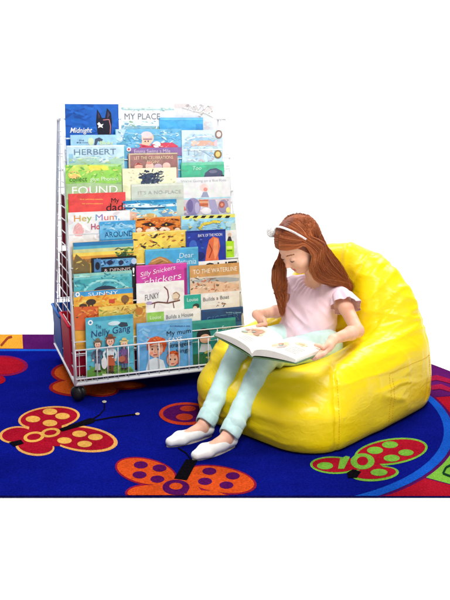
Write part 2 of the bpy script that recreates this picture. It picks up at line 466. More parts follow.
m.tube([rp(0, -0.004, RB0 + 0.024), rp(RW, -0.004, RB0 + 0.024)], 0.004, wire)
for i in range(1, 17): m.tube([rp(RW * i / 17, 0, RB0), rp(RW * i / 17, RD, RB0)], WR, wire, 6)
for i in range(1, 8): m.tube([rp(0, RD * i / 8, RB0 + .003), rp(RW, RD * i / 8, RB0 + .003)], WR, wire, 6)
m.build('base_frame', rack)
TIER = {7: (0.100, 0.014), 6: (0.21, 0.040), 5: (0.36, 0.074), 4: (0.51, 0.108), 3: (0.66, 0.142), 2: (0.81, 0.177), 1: (0.96, 0.212)}
LEAN = R(3.0)
Up = Bd * math.sin(LEAN) + Zd * math.cos(LEAN); Nf = (-Bd * math.cos(LEAN) + Zd * math.sin(LEAN)).normalized()
TH, LP = 0.0065, 0.0088
for k, (h, d) in TIER.items():
    m = MB(); f = d - 0.010; bk = d + 0.034
    if k == 7:
        for zz in (RB0 + 0.145,): m.tube([rp(0, f - .004, zz), rp(RW, f - .004, zz)], 0.0034, wire)
        for i in range(0, 18): m.tube([rp(RW * i / 17, f - 0.006, RB0), rp(RW * i / 17, f - 0.004, RB0 + 0.145)], WR * 0.85, wire, 6)
        m.tube([rp(0, f, h - .006), rp(RW, f, h - .006)], 0.003, wire)
    else:
        m.tube([rp(0, f, h - .005), rp(RW, f, h - .005)], 0.0026, wire); m.tube([rp(0, f - .002, h + 0.047), rp(RW, f - .002, h + 0.047)], 0.0026, wire)
        for s in [RW * i / 6 for i in range(7)]: m.tube([rp(s, f, h - .005), rp(s, f - .002, h + .047)], WR * 0.8, wire, 6)
        for s in (0, RW): m.tube([rp(s, f - .002, h + .047), rp(s, fd(h + .05), h + .047)], WR, wire, 6)
    for i in range(0, 16):                                   # tray wires under the books and the grid behind them
        s = RW * (i + 0.5) / 16
        m.tube([rp(s, f, h - .005), rp(s, bk, h - .005), rp(s, bk + 0.012, h + (0.2 if k > 1 else 0.17))], WR * 0.7, wire, 5)
    for j in range(4): m.tube([rp(0, bk + 0.003 * j, h + 0.045 * j), rp(RW, bk + 0.003 * j, h + 0.045 * j)], WR * 0.8, wire, 5)
    m.build('wire_shelf', rack)
m = MB()                                                     # the plain grid on the far side
for i in range(1, 16): m.tube([rp(RW * i / 16, RD, RB0), rp(RW * i / 16, RD - fd(RH), RH)], WR, wire, 5)
for i in range(1, 14):
    z = RB0 + (RH - RB0) * i / 14; m.tube([rp(0, RD - fd(z), z), rp(RW, RD - fd(z), z)], WR, wire, 5)
m.build('rear_grid', rack)
rubber = mat('black_rubber', (20, 20, 22), rough=0.45, spec=0.4, var=0.1, scale=60)
for s, d in ((0.012, 0.02), (RW - 0.012, 0.02), (0.10, RD - 0.13), (RW - 0.10, RD - 0.13)):
    m = MB(); c = rp(s, d, 0.043)
    ax = (Wd * 0.8 + Bd * 0.6, -Wd * 0.6 + Bd * 0.8, Zd)
    for sg in (-1, 1): m.sphere(c + ax[0] * 0.010 * sg, (0.016, 0.031, 0.031), rubber, ax)
    m.tube([c + Zd * 0.0, c + Zd * (RB0 - 0.043)], 0.006, wire); m.tube([c + ax[0] * 0.012 + Zd * .02, c - ax[0] * 0.012 + Zd * .02], 0.017, rubber, 10)
    m.build('caster', rack)

# two storage tubs standing on the base of the rack
def tub(name, label, d0, d1, z1, col, inset):
    t = empty(name, rp(RW / 2, (d0 + d1) / 2, RB0 + .006), label, 'storage tub')
    mt = mat('tub_plastic', col, rough=0.6, spec=0.2, var=0.06, scale=9)
    m = MB(); z0 = RB0 + .006; a, b = -0.013, RW + 0.013; th = 0.004; tp = 0.012
    def P(s, d, z): return rp(s, d, z)
    o0 = [P(a + tp, d0 + tp, z0), P(b - tp, d0 + tp, z0), P(b - tp, d1 - tp, z0), P(a + tp, d1 - tp, z0)]
    o1 = [P(a, d0, z1), P(b, d0, z1), P(b, d1, z1), P(a, d1, z1)]
    i1 = [P(a + th, d0 + th, z1), P(b - th, d0 + th, z1), P(b - th, d1 - th, z1), P(a + th, d1 - th, z1)]
    i0 = [P(a + tp + th, d0 + tp + th, z0 + th), P(b - tp - th, d0 + tp + th, z0 + th), P(b - tp - th, d1 - tp - th, z0 + th), P(a + tp + th, d1 - tp - th, z0 + th)]
    vs = o0 + o1 + i1 + i0; fs = [(3, 2, 1, 0)]
    for r in range(3):
        for q in range(4): fs.append((4 * r + q, 4 * r + (q + 1) % 4, 4 * r + 4 + (q + 1) % 4, 4 * r + 4 + q))
    fs.append((12, 13, 14, 15)); m.add(vs, fs, mt)
    m.build('body', t, bevel=0.002)
    m = MB()
    for p, q in ((P(a, d0, z1), P(b, d0, z1)), (P(b, d0, z1), P(b, d1, z1)), (P(b, d1, z1), P(a, d1, z1)), (P(a, d1, z1), P(a, d0, z1))): m.tube([p, q], 0.006, mt, 8)
    m.build('rim', t)
    return t
tub('storage_tub', 'red plastic storage tub at the front of the rack base', 0.085, 0.335, RB0 + 0.225, (196, 24, 56), 0)
tub('storage_tub', 'blue plastic storage tub at the back of the rack base', 0.35, 0.618, RB0 + 0.200, (30, 100, 180), 0)

# ------------------------------------------------------------------ picture books
paper = mat('book_paper', (240, 236, 226), rough=0.8, spec=0.1, var=0.04, scale=90)
def ink(col, var=0.10): return mat('printed_cover', col, rough=0.32, spec=0.45, var=var * (1.3 if max(col) - min(col) > 40 else 0.8), scale=34, detail=8)
WHITE, DARK = (246, 246, 244), (26, 26, 34)
BOOKG = 'picture books shown face out on the rack'
def book(label, x0, x1, ytop, tier, layer, base, art, spine=None, zmin=None):
    h, d = TIER[tier]
    d = d + layer * LP; h = h + 0.001 + 0.0003 * layer
    O = rp(0, d, h)
    def loc(x, y):
        r = ray(x, y); C = Vector((0, 0, CH)); t = (O - C).dot(Nf) / r.dot(Nf); p = C + r * t - O
        return p.dot(Wd), p.dot(Up)
    ym = ytop + 25; xm = (x0 + x1) / 2
    s0 = loc(x0, ym)[0]; s1 = loc(x1, ym)[0]; v1 = loc(xm, ytop)[1]
    root = empty('book', O + Wd * ((s0 + s1) / 2), label, 'book', BOOKG)
    def P(s, v, n): return O + Wd * s + Up * v + Nf * n
    cov = MB(); bm_ = ink(base)
    ax = (Wd, Up, Nf); cs, ch = (s0 + s1) / 2, v1 / 2; hw = (s1 - s0) / 2
    cov.box(P(cs, ch, -0.0008), hw, ch, 0.0008, bm_, ax)                       # front board
    cov.box(P(cs, ch, -TH + 0.0008), hw, ch, 0.0008, bm_, ax)                  # back board
    cov.box(P(s0 + 0.0008, ch, -TH / 2), 0.0008, ch, TH / 2 - 0.0016, ink(spine or base), ax)    # spine
    lv = [0]
    def put(poly, col):
        lv[0] += 1
        cov.add([P(min(max(s, s0 + .0004), s1 - .0004), min(max(v, 0.0004), v1 - .0004), 0.00022 * lv[0]) for s, v in poly], [tuple(range(len(poly)))], ink(col))
    def rect(xa, ya, xb, yb):
        xmid, ymid = (xa + xb) / 2, (ya + yb) / 2
        return loc(xa, ymid)[0], loc(xmid, yb)[1], loc(xb, ymid)[0], loc(xmid, ya)[1]
    rr = random.Random(len(label) * 7 + int(x0)); strokes = []       # brushwork over the whole cover, then the picture
    for i in range(3):
        q = 1 + 0.07 * rr.uniform(-1, 1); strokes.append(tuple(int(min(250, max(4, c_ * q + rr.uniform(-6, 6)))) for c_ in base))
    for a in [('dots', x0, ytop, x1, ytop + 45, 60, (4.5, *strokes), int(x0))] + art:
        k = a[0]
        if k == 'r':
            sa, va, sb, vb = rect(*a[1:5]); put([(sa, va), (sb, va), (sb, vb), (sa, vb)], a[5])
        elif k == 'e':
            sa, va, sb, vb = rect(a[1] - a[3], a[2] - a[4], a[1] + a[3], a[2] + a[4])
            rot = R(a[6]) if len(a) > 6 else 0; q = []
            for i in range(20):
                w_ = 2 * math.pi * i / 20; ex, ey = (sb - sa) / 2 * math.cos(w_), (vb - va) / 2 * math.sin(w_)
                q.append(((sa + sb) / 2 + ex * math.cos(rot) - ey * math.sin(rot), (va + vb) / 2 + ex * math.sin(rot) + ey * math.cos(rot)))
            put(q, a[5])
        elif k == 'p': put([loc(*q) for q in a[1]][::-1], a[2])
        elif k == 'l':                                                        # a painted stroke
            pts = [loc(*q) for q in a[1]]; wd = a[2] * 0.004 / 2
            for (sa, va), (sb, vb) in zip(pts, pts[1:]):
                L = math.hypot(sb - sa, vb - va) + 1e-9; nx, ny = -(vb - va) / L * wd, (sb - sa) / L * wd
                put([(sa + nx, va + ny), (sa - nx, va - ny), (sb - nx, vb - ny), (sb + nx, vb + ny)], a[3]); lv[0] -= 1
            lv[0] += 1
        elif k == 'dots':                                                     # a scatter of small painted marks
            rr = random.Random(a[7] if len(a) > 7 else 3)
            for i in range(a[5]):
                x = a[1] + (a[3] - a[1]) * rr.random(); y = a[2] + (a[4] - a[2]) * rr.random(); c = rr.choice(a[6][1:]); z = a[6][0] * (0.6 + 0.8 * rr.random())
                s, v = loc(x, y); rx = z * 0.004 * (0.9 + 0.9 * rr.random()); ry = z * 0.004 * (0.25 + 0.4 * rr.random()); ro_ = rr.gauss(0.1, 0.5); cr, sr = math.cos(ro_), math.sin(ro_); ph = rr.random() * 6
                q = []
                for i_ in range(8):
                    kx = 0.7 + 0.5 * rr.random(); ex, ey = rx * math.cos(i_ * 0.785) * kx, ry * math.sin(i_ * 0.785) * kx
                    q.append((s + ex * cr - ey * sr, v + ex * sr + ey * cr))
                put(q, c); lv[0] -= 0.97
        elif k == 'w':                                                        # a line of print too small to read
            rr2 = random.Random(int(a[1] * 10)); x = a[1]; ymid = (a[2] + a[4]) / 2
            while x < a[3] - 0.4:
                wl = min(a[3] - x, 0.5 + 0.7 * rr2.random()); sa, va, sb, vb = rect(x, ymid - 0.25 * (a[4] - a[2]) * (0.7 + 0.8 * rr2.random()), x + wl, ymid + 0.25 * (a[4] - a[2]))
                put([(sa, va), (sb, va), (sb, vb), (sa, vb)], a[5]); lv[0] -= 1; x += wl + (0.25 if rr2.random() < 0.8 else 0.9)
            lv[0] += 1
        elif k == 't':
            _, s_, xa, ya, xb, yb, col = a[:7]; sh = a[7] if len(a) > 7 else 0.0; tilt = a[8] if len(a) > 8 else 0.0; bold = a[9] if len(a) > 9 else 0.0
            sa, va, sb, vb = rect(xa, ya, xb, yb); vs, fs = text_mesh(s_, bold); lv[0] += 1
            if isinstance(col[0], tuple):
                groups = {}
                for f in fs:
                    cx = sum(vs[i][0] for i in f) / len(f); groups.setdefault(int(cx * 0.999 * len(col)), []).append(f)
                sets = [(col[g], fl) for g, fl in groups.items()]
            else: sets = [(col, fs)]
            V = [P(sa + (sb - sa) * x + sh * (vb - va) * y, va + (vb - va) * y + tilt * (x - 0.5) * (vb - va), 0.00022 * (lv[0] + 3)) for x, y in vs]
            for c_, fl in sets: cov.add(V, fl, ink(c_, 0.02))
    cov.build('cover', root)
    pg = MB(); pg.box(P(cs + 0.0006, ch, -TH / 2), hw - 0.0012, ch - 0.002, TH / 2 - 0.0017, paper, ax); pg.build('page_block', root)
    return root

LB, SKIN_, HAIR_ = (150, 205, 236), (244, 196, 170), (150, 70, 40)
# top tier
book('blue picture book with a black donkey and the white title Midnight', 65.5, 119, 104, 1, 1, (24, 92, 186), [
    ('dots', 66, 104, 97, 137, 30, (3.6, (20, 84, 176), (30, 104, 200), (16, 74, 160)), 41), ('p', [(98, 136), (96, 122), (97, 109), (100, 114), (102, 118), (105, 118), (107, 108), (111, 113), (112, 122), (111, 136)], (20, 20, 42)),
    ('p', [(97.6, 112), (99.8, 116), (98.8, 119)], (70, 60, 90)), ('p', [(107.6, 111), (109.8, 115), (107, 119)], (70, 60, 90)),
    ('p', [(99, 122), (101, 124.5), (103.5, 124), (102, 126), (103, 128), (100.5, 127), (98, 128), (98.6, 125.5), (97, 124)], WHITE),
    ('l', [(103, 120), (109, 119.5), (110.5, 126), (110, 134)], 1.0, (190, 120, 130)),
    ('t', 'Midnight', 69.5, 127.6, 91, 134.5, WHITE, 0.25, 0, 0.01), ('l', [(69.5, 136), (96, 135.6)], .5, (150, 190, 230)), ('r', 66, 137.5, 119, 139, (220, 235, 245))])
book('white picture book with a pale grey sketch on its top, standing at the upper right', 174.3, 214, 103.5, 1, 2, (229, 230, 232), [
    ('l', [(187, 111), (190, 105.6), (193, 110), (196, 105.4), (198, 110.6), (202, 105.6), (204, 110.4), (208, 105.8), (212, 110)], 0.7, (196, 192, 194)), ('l', [(190, 108), (197, 107.6)], .6, (206, 202, 204)), ('l', [(182, 108), (196, 112), (206, 114), (213, 118)], 1.0, (190, 186, 186)),
    ('dots', 184, 105, 213, 117, 26, (1.2, (206, 202, 204), (222, 218, 216), (180, 170, 170)), 5)])
book('white picture book titled MY PLACE in grey capitals over a blue seascape', 121.5, 174.5, 107, 1, 1, (232, 236, 238), [
    ('r', 122, 107, 174, 111, (214, 232, 226)), ('r', 122, 109, 174, 110, (170, 205, 215)), ('t', 'MY PLACE', 124.5, 113.4, 160, 119.4, (120, 126, 140), 0, 0, 0),
    ('r', 122, 121.5, 174, 126, (226, 238, 242)), ('r', 122, 126, 174, 150, (150, 196, 214)), ('dots', 122, 121, 160, 131, 40, (1.8, (120, 176, 206), (190, 222, 232), (240, 246, 246), (140, 180, 150)), 43), ('dots', 122, 107.4, 174, 110.6, 26, (1.2, (180, 214, 206), (234, 242, 240), (150, 196, 206)), 44)])
book('plain sky blue picture book standing behind the swimmer book', 160, 203.5, 117.6, 1, 0, (74, 172, 228), [('r', 160, 118, 203, 120, (110, 195, 238)), ('r', 196, 124, 203, 150, (60, 150, 215))])
# second tier
book('small pale blue picture book with a koala beside a tiny title', 71, 117, 134.8, 2, 1, (160, 206, 238), [
    ('t', 'the', 79, 139.2, 84, 141.2, (60, 80, 110)), ('w', 76.5, 141.6, 88, 143.8, (60, 80, 110)),
    ('e', 91, 141.5, 3, 4, (210, 226, 190)), ('p', [(94, 146), (95, 139), (99, 137.4), (103, 139.5), (101, 142), (98, 141), (96, 146)], (70, 84, 110)), ('t', 'Blinky', 100, 141, 113, 146, (230, 236, 150))])
book('sky blue picture book of a swimmer in a pink cap with a mauve title band', 115.8, 182, 129, 2, 2, (112, 186, 226), [
    ('p', [(116, 129), (126, 129), (124, 134), (122, 142), (116, 143)], (190, 222, 238)), ('l', [(119, 131), (123, 135), (121, 140)], 1.3, (240, 248, 250)),
    ('l', [(128, 133), (145, 135), (176, 134)], 0.8, (170, 216, 240)), ('l', [(128, 138), (142, 140), (176, 138)], 0.8, (84, 160, 210)), ('l', [(126, 143), (150, 144), (178, 142)], 0.8, (150, 206, 234)),
    ('e', 147.5, 138, 6.2, 6, (236, 206, 190)), ('e', 146.5, 134.6, 5.5, 3.2, (232, 214, 220)), ('e', 146, 142.5, 4.5, 4.5, SKIN_), ('r', 143, 138.6, 152, 139.8, (150, 120, 150)),
    ('p', [(138, 149), (142, 144.5), (150, 146), (156, 143), (172, 142.5), (178, 146), (177, 149)], (214, 72, 96)), ('e', 156.5, 144.5, 4, 3.2, WHITE), ('dots', 118, 131, 140, 147, 26, (1.5, (150, 206, 236), (84, 164, 214), (200, 230, 242)), 45), ('dots', 156, 131, 180, 142, 24, (1.5, (150, 206, 236), (84, 164, 214), (200, 230, 242)), 46), ('dots', 140, 144, 176, 149, 18, (1.2, (236, 110, 126), (180, 50, 80), (240, 180, 170)), 47), ('e', 145, 141.4, .6, .7, DARK), ('e', 148, 141.2, .6, .7, DARK),
    ('r', 130, 147.6, 181.4, 156, (146, 112, 170)), ('t', 'Emma Swims a Mile', 134, 149.4, 170, 153, (228, 214, 236)), ('e', 128.6, 149.4, 2.2, 2.2, WHITE), ('e', 128.6, 149.4, 1.2, 1.2, (220, 90, 110))])
book('pale blue picture book with two round gold medals on its right edge', 182, 223, 130, 2, 1, (196, 222, 242), [
    ('r', 182, 130, 223, 134, (214, 233, 246)), ('p', [(183, 146), (192, 138), (201, 134.5), (211, 140), (214, 146)], (164, 208, 238)), ('l', [(186, 140), (196, 137), (212, 136)], 1.2, (240, 248, 252)),
    ('r', 191, 140.5, 214, 145.8, (226, 182, 164)), ('e', 195, 143, 4, 2.4, (238, 204, 190)), ('r', 214, 140, 217, 146, (240, 200, 214)), ('dots', 184, 134, 214, 148, 34, (1.4, (150, 196, 230), (226, 240, 248), (190, 200, 220)), 49), ('dots', 184, 148, 214, 161, 34, (1.5, (150, 196, 230), (232, 240, 246), (200, 214, 236), (226, 190, 190)), 50), ('r', 183, 149, 222, 150.5, (226, 238, 246)),
    ('t', 'T', 187, 149.6, 190, 155, (110, 160, 190)), ('t', 'i', 194, 150, 195, 156, (170, 190, 200)), ('l', [(199, 150), (205, 152), (211, 156)], 1.0, (170, 200, 224)),
    ('e', 218.5, 134.3, 3.7, 4.2, (150, 120, 110)), ('e', 218.5, 134.3, 2.3, 2.7, (236, 220, 220)), ('e', 217.6, 154.2, 3.9, 4.2, (140, 110, 60)), ('e', 217.6, 154.2, 2.4, 2.7, (236, 206, 130))])
book('pale blue picture book with the spaced grey title HERBERT', 67, 124.5, 145.2, 2, 0, (196, 224, 242), [
    ('r', 67, 145, 124, 147, (222, 238, 248)), ('t', 'HERBERT', 74, 149, 116, 154.6, (104, 132, 160), 0, 0, 0), ('p', [(67, 165), (80, 158), (104, 160), (124, 157), (124, 170), (67, 170)], (182, 218, 200)),
    ('r', 69, 154, 73, 163, (150, 200, 230)), ('e', 104, 160.5, 5, 2.4, (230, 240, 240)), ('dots', 68, 156, 124, 166, 50, (1.6, (160, 206, 190), (214, 234, 226), (140, 190, 216), (190, 214, 160)), 48), ('l', [(76, 159), (90, 157), (100, 158)], 1.2, (210, 234, 220))])
book('brown picture book titled LET THE CELEBRATIONS BEGIN above pink faces', 128.6, 178, 153, 2, 0, (158, 118, 112), [
    ('r', 129, 153, 178, 154.4, (206, 190, 160)), ('r', 129, 153, 130.2, 180, (206, 190, 160)), ('t', 'LET THE CELEBRATIONS', 134, 156, 173, 159.2, (240, 214, 180)), ('t', 'BEGIN!', 147, 160.4, 159, 163.2, (240, 214, 180)),
    ('e', 138.5, 166.6, 4.2, 3.6, (242, 186, 170)), ('e', 149.6, 166.4, 4.2, 4, (248, 210, 196)), ('e', 158, 166.8, 4.2, 3.2, (214, 190, 206)), ('e', 166.4, 166, 4, 3.6, (246, 202, 192)), ('p', [(134, 166), (138, 162.6), (143, 165), (138, 164.6)], (170, 70, 60)), ('e', 149, 163, 3, 1.2, (220, 150, 140)), ('r', 130, 169, 178, 182, (190, 140, 140))])
book('green picture book with a dark grey rounded animal back, at the right edge', 181.6, 224.5, 162.2, 2, 0, (84, 192, 156), [
    ('r', 182, 162, 224, 165, (120, 208, 176)), ('t', 'Too', 192, 166, 201, 170, (200, 240, 220), 0.2), ('p', [(203, 180), (205, 173), (210, 169), (216, 168), (222, 171), (224, 180)], (84, 88, 118)), ('e', 213, 171.6, 4.2, 1.6, (116, 120, 146)), ('r', 221, 175, 224, 178, (40, 50, 60))])
# third tier
book('lime green picture book with the word FOUND in big white letters', 66, 122, 164.4, 3, 0, (150, 212, 96), [
    ('r', 66, 164, 122, 167, (176, 222, 150)), ('p', [(66, 166), (84, 164.4), (106, 165), (108, 170), (90, 171), (66, 172)], (200, 226, 110)), ('p', [(88, 165.5), (108, 165.5), (109, 170), (90, 170.4)], (236, 226, 90)),
    ('e', 74, 175, 6, 4, (236, 196, 120)), ('dots', 67, 165, 121, 176, 50, (1.7, (200, 230, 130), (130, 200, 80), (236, 232, 120), (110, 180, 90)), 51), ('dots', 67, 182, 121, 194, 40, (1.5, (130, 190, 90), (196, 216, 170), (150, 180, 140)), 52), ('t', 'collect', 69.5, 176.6, 87, 181.4, (70, 130, 60), 0, 0, 0), ('t', 'glue Phonics', 90, 176.8, 118, 182, (240, 250, 226), 0, 0, 0),
    ('p', [(66, 184), (90, 182.5), (122, 184), (122, 200), (66, 200)], (170, 200, 150)), ('t', 'FOUND', 72, 186, 117.5, 194, WHITE, 0, 0, 0), ('e', 75, 189, 1.6, 1.8, (190, 206, 160)), ('e', 88.8, 189.6, 1.5, 2.0, (230, 150, 170))])
book('cream picture book with a dark blue spiky echidna', 122.8, 176.8, 168, 3, 1, (246, 243, 208), [
    ('e', 151, 179.4, 9, 6.6, (60, 72, 96)), ('dots', 140, 171, 162, 184, 46, (2.0, (40, 52, 80), (60, 76, 104), (90, 104, 124)), 8),
    ('l', [(143, 176), (139.5, 173)], 1, (50, 60, 88)), ('l', [(147, 173), (145, 169.8)], 1, (50, 60, 88)), ('l', [(152, 172), (153, 169)], 1, (50, 60, 88)), ('l', [(157, 174), (161, 170.6)], 1, (50, 60, 88)), ('l', [(159, 178), (164, 176)], 1, (50, 60, 88)),
    ('dots', 124, 170, 176, 185, 40, (0.9, (226, 216, 176), (250, 246, 226), (206, 200, 170)), 53)])
book('white picture book with a bus ride title over lavender and orange beasts', 176.4, 230.5, 177, 3, 1, (232, 233, 238), [
    ('t', "We're Going on a Bus Ride", 181, 179.4, 226, 182.6, (184, 188, 196), 0, 0, 0), ('e', 204, 187.6, 4.2, 3.8, (248, 214, 210)), ('e', 205.4, 189.4, 2, 2, (232, 150, 140)), ('p', [(201, 197), (203, 192), (207, 192), (209, 197)], (150, 160, 190)),
    ('r', 184, 197.6, 231, 199, (170, 220, 240)), ('r', 177, 199, 231, 222, (216, 204, 214)), ('dots', 178, 199, 230, 215, 50, (1.6, (190, 180, 206), (240, 226, 226), (170, 150, 180), (226, 170, 140)), 59), ('e', 193, 207, 7.5, 9, (150, 140, 184)), ('e', 190, 206, 3, 6.5, (116, 106, 160)), ('e', 197, 208, 2.4, 6, (186, 178, 210)),
    ('p', [(199, 200), (208, 199.5), (208, 207), (200, 206)], (208, 122, 84)), ('l', [(199, 202), (208, 202)], 1, (240, 200, 170)), ('l', [(199, 205), (208, 204.6)], 1, (170, 80, 60)),
    ('p', [(208, 199.6), (215, 199.6), (220, 217), (212, 217)], (168, 164, 200)), ('e', 206, 211, 5, 3.4, (246, 238, 240)), ('e', 223, 206, 5, 6.5, (156, 146, 176)), ('e', 221.5, 204.6, 3, 3.4, (178, 96, 84)), ('e', 221.5, 204.6, 1.4, 1.6, (220, 150, 120)), ('e', 227.8, 210, 2.2, 3, (240, 224, 130)), ('p', [(177, 208), (184, 206), (186, 210), (177, 212)], (214, 120, 96))])
book('grey green picture book with a faint grey line of title, below the echidna book', 131.8, 184, 183.6, 3, 0, (206, 214, 204), [
    ('r', 132, 183.6, 184, 186, (222, 228, 216)), ('t', "IT'S A NO-PLACE", 138, 190.4, 181, 194, (170, 176, 178), 0, 0, 0), ('r', 132, 197.6, 184, 200, (190, 202, 196))])
# fourth tier
book('red picture book with the black title My dad', 69, 126, 193, 4, 2, (226, 76, 76), [
    ('w', 80, 198.4, 103, 200.4, (244, 160, 90)), ('w', 82, 202.8, 103, 204.6, (244, 160, 90)), ('t', 'My', 111, 198, 119, 203.8, (24, 22, 30), 0.05, 0, 0), ('t', 'dad', 106, 203.2, 122.5, 210.8, (24, 22, 30), 0.05, 0, 0)])
book('blue seaside picture book with white surf and a sandy headland', 123, 177, 200, 4, 2, (74, 172, 220), [
    ('r', 123, 200, 177, 202.6, (40, 140, 196)), ('p', [(123, 205), (140, 203), (160, 205), (177, 203), (177, 206), (150, 207.4), (123, 207)], (226, 242, 248)), ('l', [(124, 208), (145, 208.6), (165, 207.4)], 1.2, (20, 70, 110)),
    ('p', [(123, 211), (150, 209.6), (177, 211), (177, 224), (123, 224)], (160, 214, 232)), ('e', 131, 216, 8, 4.4, (232, 184, 160)), ('e', 150, 216.6, 7, 3.4, (214, 180, 110)), ('p', [(158, 212), (168, 210), (174, 215), (166, 219)], (110, 160, 200)), ('dots', 124, 209, 176, 219, 46, (1.5, (226, 206, 160), (120, 190, 220), (240, 236, 220), (190, 140, 100)), 54), ('dots', 124, 201, 176, 206, 30, (1.3, (30, 120, 180), (100, 190, 230)), 55)])
HM = [(226, 150, 60), (214, 180, 70), (150, 180, 80), (90, 170, 200), (150, 120, 190), (226, 100, 110), (230, 130, 60), (90, 160, 210)]
book('white picture book with Hey Mum in coloured letters above a pink shape', 68.4, 130.4, 211.4, 4, 1, (236, 235, 235), [
    ('t', 'Hey Mum,', 74, 214.4, 119.4, 222.6, tuple(HM), 0, 0, 0), ('t', 'Ho', 91, 223.6, 100, 229.4, ((180, 80, 120), (220, 90, 90)), 0, 0, .02), ('p', [(73, 232), (74.5, 226), (78, 222.6), (81.5, 225), (84, 231), (82, 236), (75, 236)], (236, 176, 176)), ('r', 69, 233, 130, 233.8, (210, 214, 220)), ('dots', 74, 224, 83, 234, 8, (1.2, (226, 150, 156), (242, 196, 194)), 4)])
book('orange picture book filled by a tiger striped face with a white muzzle', 134, 181, 217.2, 4, 1, (232, 140, 54), [
    ('r', 134, 217.2, 181, 219, (240, 170, 90)), ('e', 158, 226, 16, 8.5, (214, 112, 44)), ('p', [(141, 224), (150, 222), (156, 225.5), (150, 226.6)], (60, 30, 26)), ('p', [(175, 224), (166, 222), (160, 225.5), (166, 226.6)], (60, 30, 26)),
    ('e', 152, 231, 6.5, 4, (244, 232, 220)), ('e', 164, 231, 6.5, 4, (244, 232, 220)), ('p', [(154.6, 227.4), (161.4, 227.4), (158, 230.4)], (50, 28, 30)), ('l', [(158, 230), (158, 233)], 0.8, (50, 28, 30)),
    ('l', [(137, 220), (145, 219)], 1.4, (80, 38, 28)), ('l', [(179, 220), (171, 219)], 1.4, (80, 38, 28)), ('l', [(136, 228), (143, 228)], 1.4, (80, 38, 28)), ('l', [(180, 228), (173, 228)], 1.4, (80, 38, 28)), ('dots', 136, 219, 180, 231, 60, (1.2, (240, 160, 70), (196, 96, 36), (250, 190, 110), (170, 80, 36)), 56), ('p', [(141, 224), (150, 222), (156, 225.5), (150, 226.6)], (50, 26, 24)), ('p', [(175, 224), (166, 222), (160, 225.5), (166, 226.6)], (50, 26, 24)), ('e', 150, 224.6, .9, .8, (230, 190, 60)), ('e', 166, 224.6, .9, .8, (230, 190, 60)), ('e', 139, 230, 3, 2.4, (246, 214, 190)), ('e', 177, 230, 3, 2.4, (246, 214, 190))])
book('light blue picture book with a black and yellow dashed border and yellow swirl', 181.4, 235.6, 214.8, 4, 1, (150, 206, 232), [
    ('r', 182, 215, 235.6, 218.4, (232, 226, 110))] + [('p', [(184.4 + 8 * i, 217.9), (186.4 + 8 * i, 215.6), (190.4 + 8 * i, 215.6), (188.4 + 8 * i, 217.9)], (24, 24, 28)) for i in range(6)] + [
    ('l', [(199, 229), (203, 224), (209, 223), (213, 221.5), (220, 222)], 3.2, (226, 206, 80)), ('l', [(202, 226), (209, 223.4), (216, 221.6)], 1.0, (190, 150, 50)), ('e', 218, 222, 2.4, 1.6, (60, 60, 60)), ('r', 182, 226, 190, 240, (130, 190, 220)), ('e', 229, 224, 4, 3, (176, 220, 236)), ('dots', 183, 219, 228, 231, 40, (1.4, (120, 186, 220), (186, 222, 236), (226, 214, 130), (110, 150, 110)), 58), ('l', [(199, 229), (203, 224), (209, 223), (213, 221.5), (220, 222)], 2.4, (226, 206, 80)), ('p', [(228, 240), (231, 224), (235, 222), (235.5, 240)], (196, 220, 206))])
book('light blue picture book with the title AROUND in a row of dark blue letters', 100, 136, 221, 4, 0, (96, 178, 224), [
    ('r', 100, 221, 136, 225, (70, 160, 214)), ('r', 100, 225, 136, 228.5, (130, 196, 232)), ('t', 'AROUND', 104.5, 231.4, 133, 236.6, (28, 70, 120), 0, 0, 0), ('r', 100, 238.6, 136, 246, (66, 150, 205)), ('dots', 101, 222, 135, 231, 34, (1.5, (150, 206, 236), (60, 150, 205), (180, 220, 240)), 57)])
# fifth tier
book('yellow picture book scattered with brown bees', 133, 187, 231.2, 5, 2, (246, 208, 92), [
    ('dots', 135, 233, 185, 252, 30, (1.8, (110, 60, 40), (60, 40, 40), (190, 110, 50)), 12), ('dots', 135, 233, 185, 252, 14, (1.7, (236, 170, 60), (250, 236, 190)), 22), ('r', 134, 231.2, 187, 232.4, (250, 224, 130))])
book('white picture book with a lime green bottle shape, at the right edge', 219, 237, 230.4, 5, 2, (232, 236, 238), [
    ('r', 225, 241, 234, 260, (170, 224, 40)), ('r', 226.4, 246, 232.4, 249, (220, 240, 130)), ('p', [(227, 241), (228.6, 236), (230.4, 236), (232, 241)], (50, 50, 60)), ('e', 229.6, 234.6, 1.7, 2, (226, 190, 170)), ('r', 227, 250, 232, 251, (90, 140, 30)), ('r', 219, 258, 237, 270, (214, 224, 232))])
book('deep blue picture book with an orange long figure and small white title', 186.4, 226, 230.2, 5, 1, (34, 62, 160), [
    ('r', 187, 230, 226, 232, (26, 44, 130)), ('t', 'BACK OF THE MOON', 198, 233.6, 222, 236.4, (240, 240, 246)), ('p', [(205, 262), (206.5, 250), (209, 240), (213, 236.6), (218.5, 238), (220, 246), (218, 255), (219, 262)], (222, 112, 72)),
    ('p', [(214, 238), (218, 239), (218, 252), (215, 260), (213, 250)], (240, 150, 104)), ('l', [(209, 244), (212, 250), (209, 258)], 1.2, (160, 60, 44)), ('e', 193, 246, 4, 6, (60, 104, 200)), ('e', 200, 256, 5, 4, (24, 40, 110)), ('dots', 188, 234, 204, 262, 10, (1.3, (80, 120, 206), (20, 36, 100)), 9)])
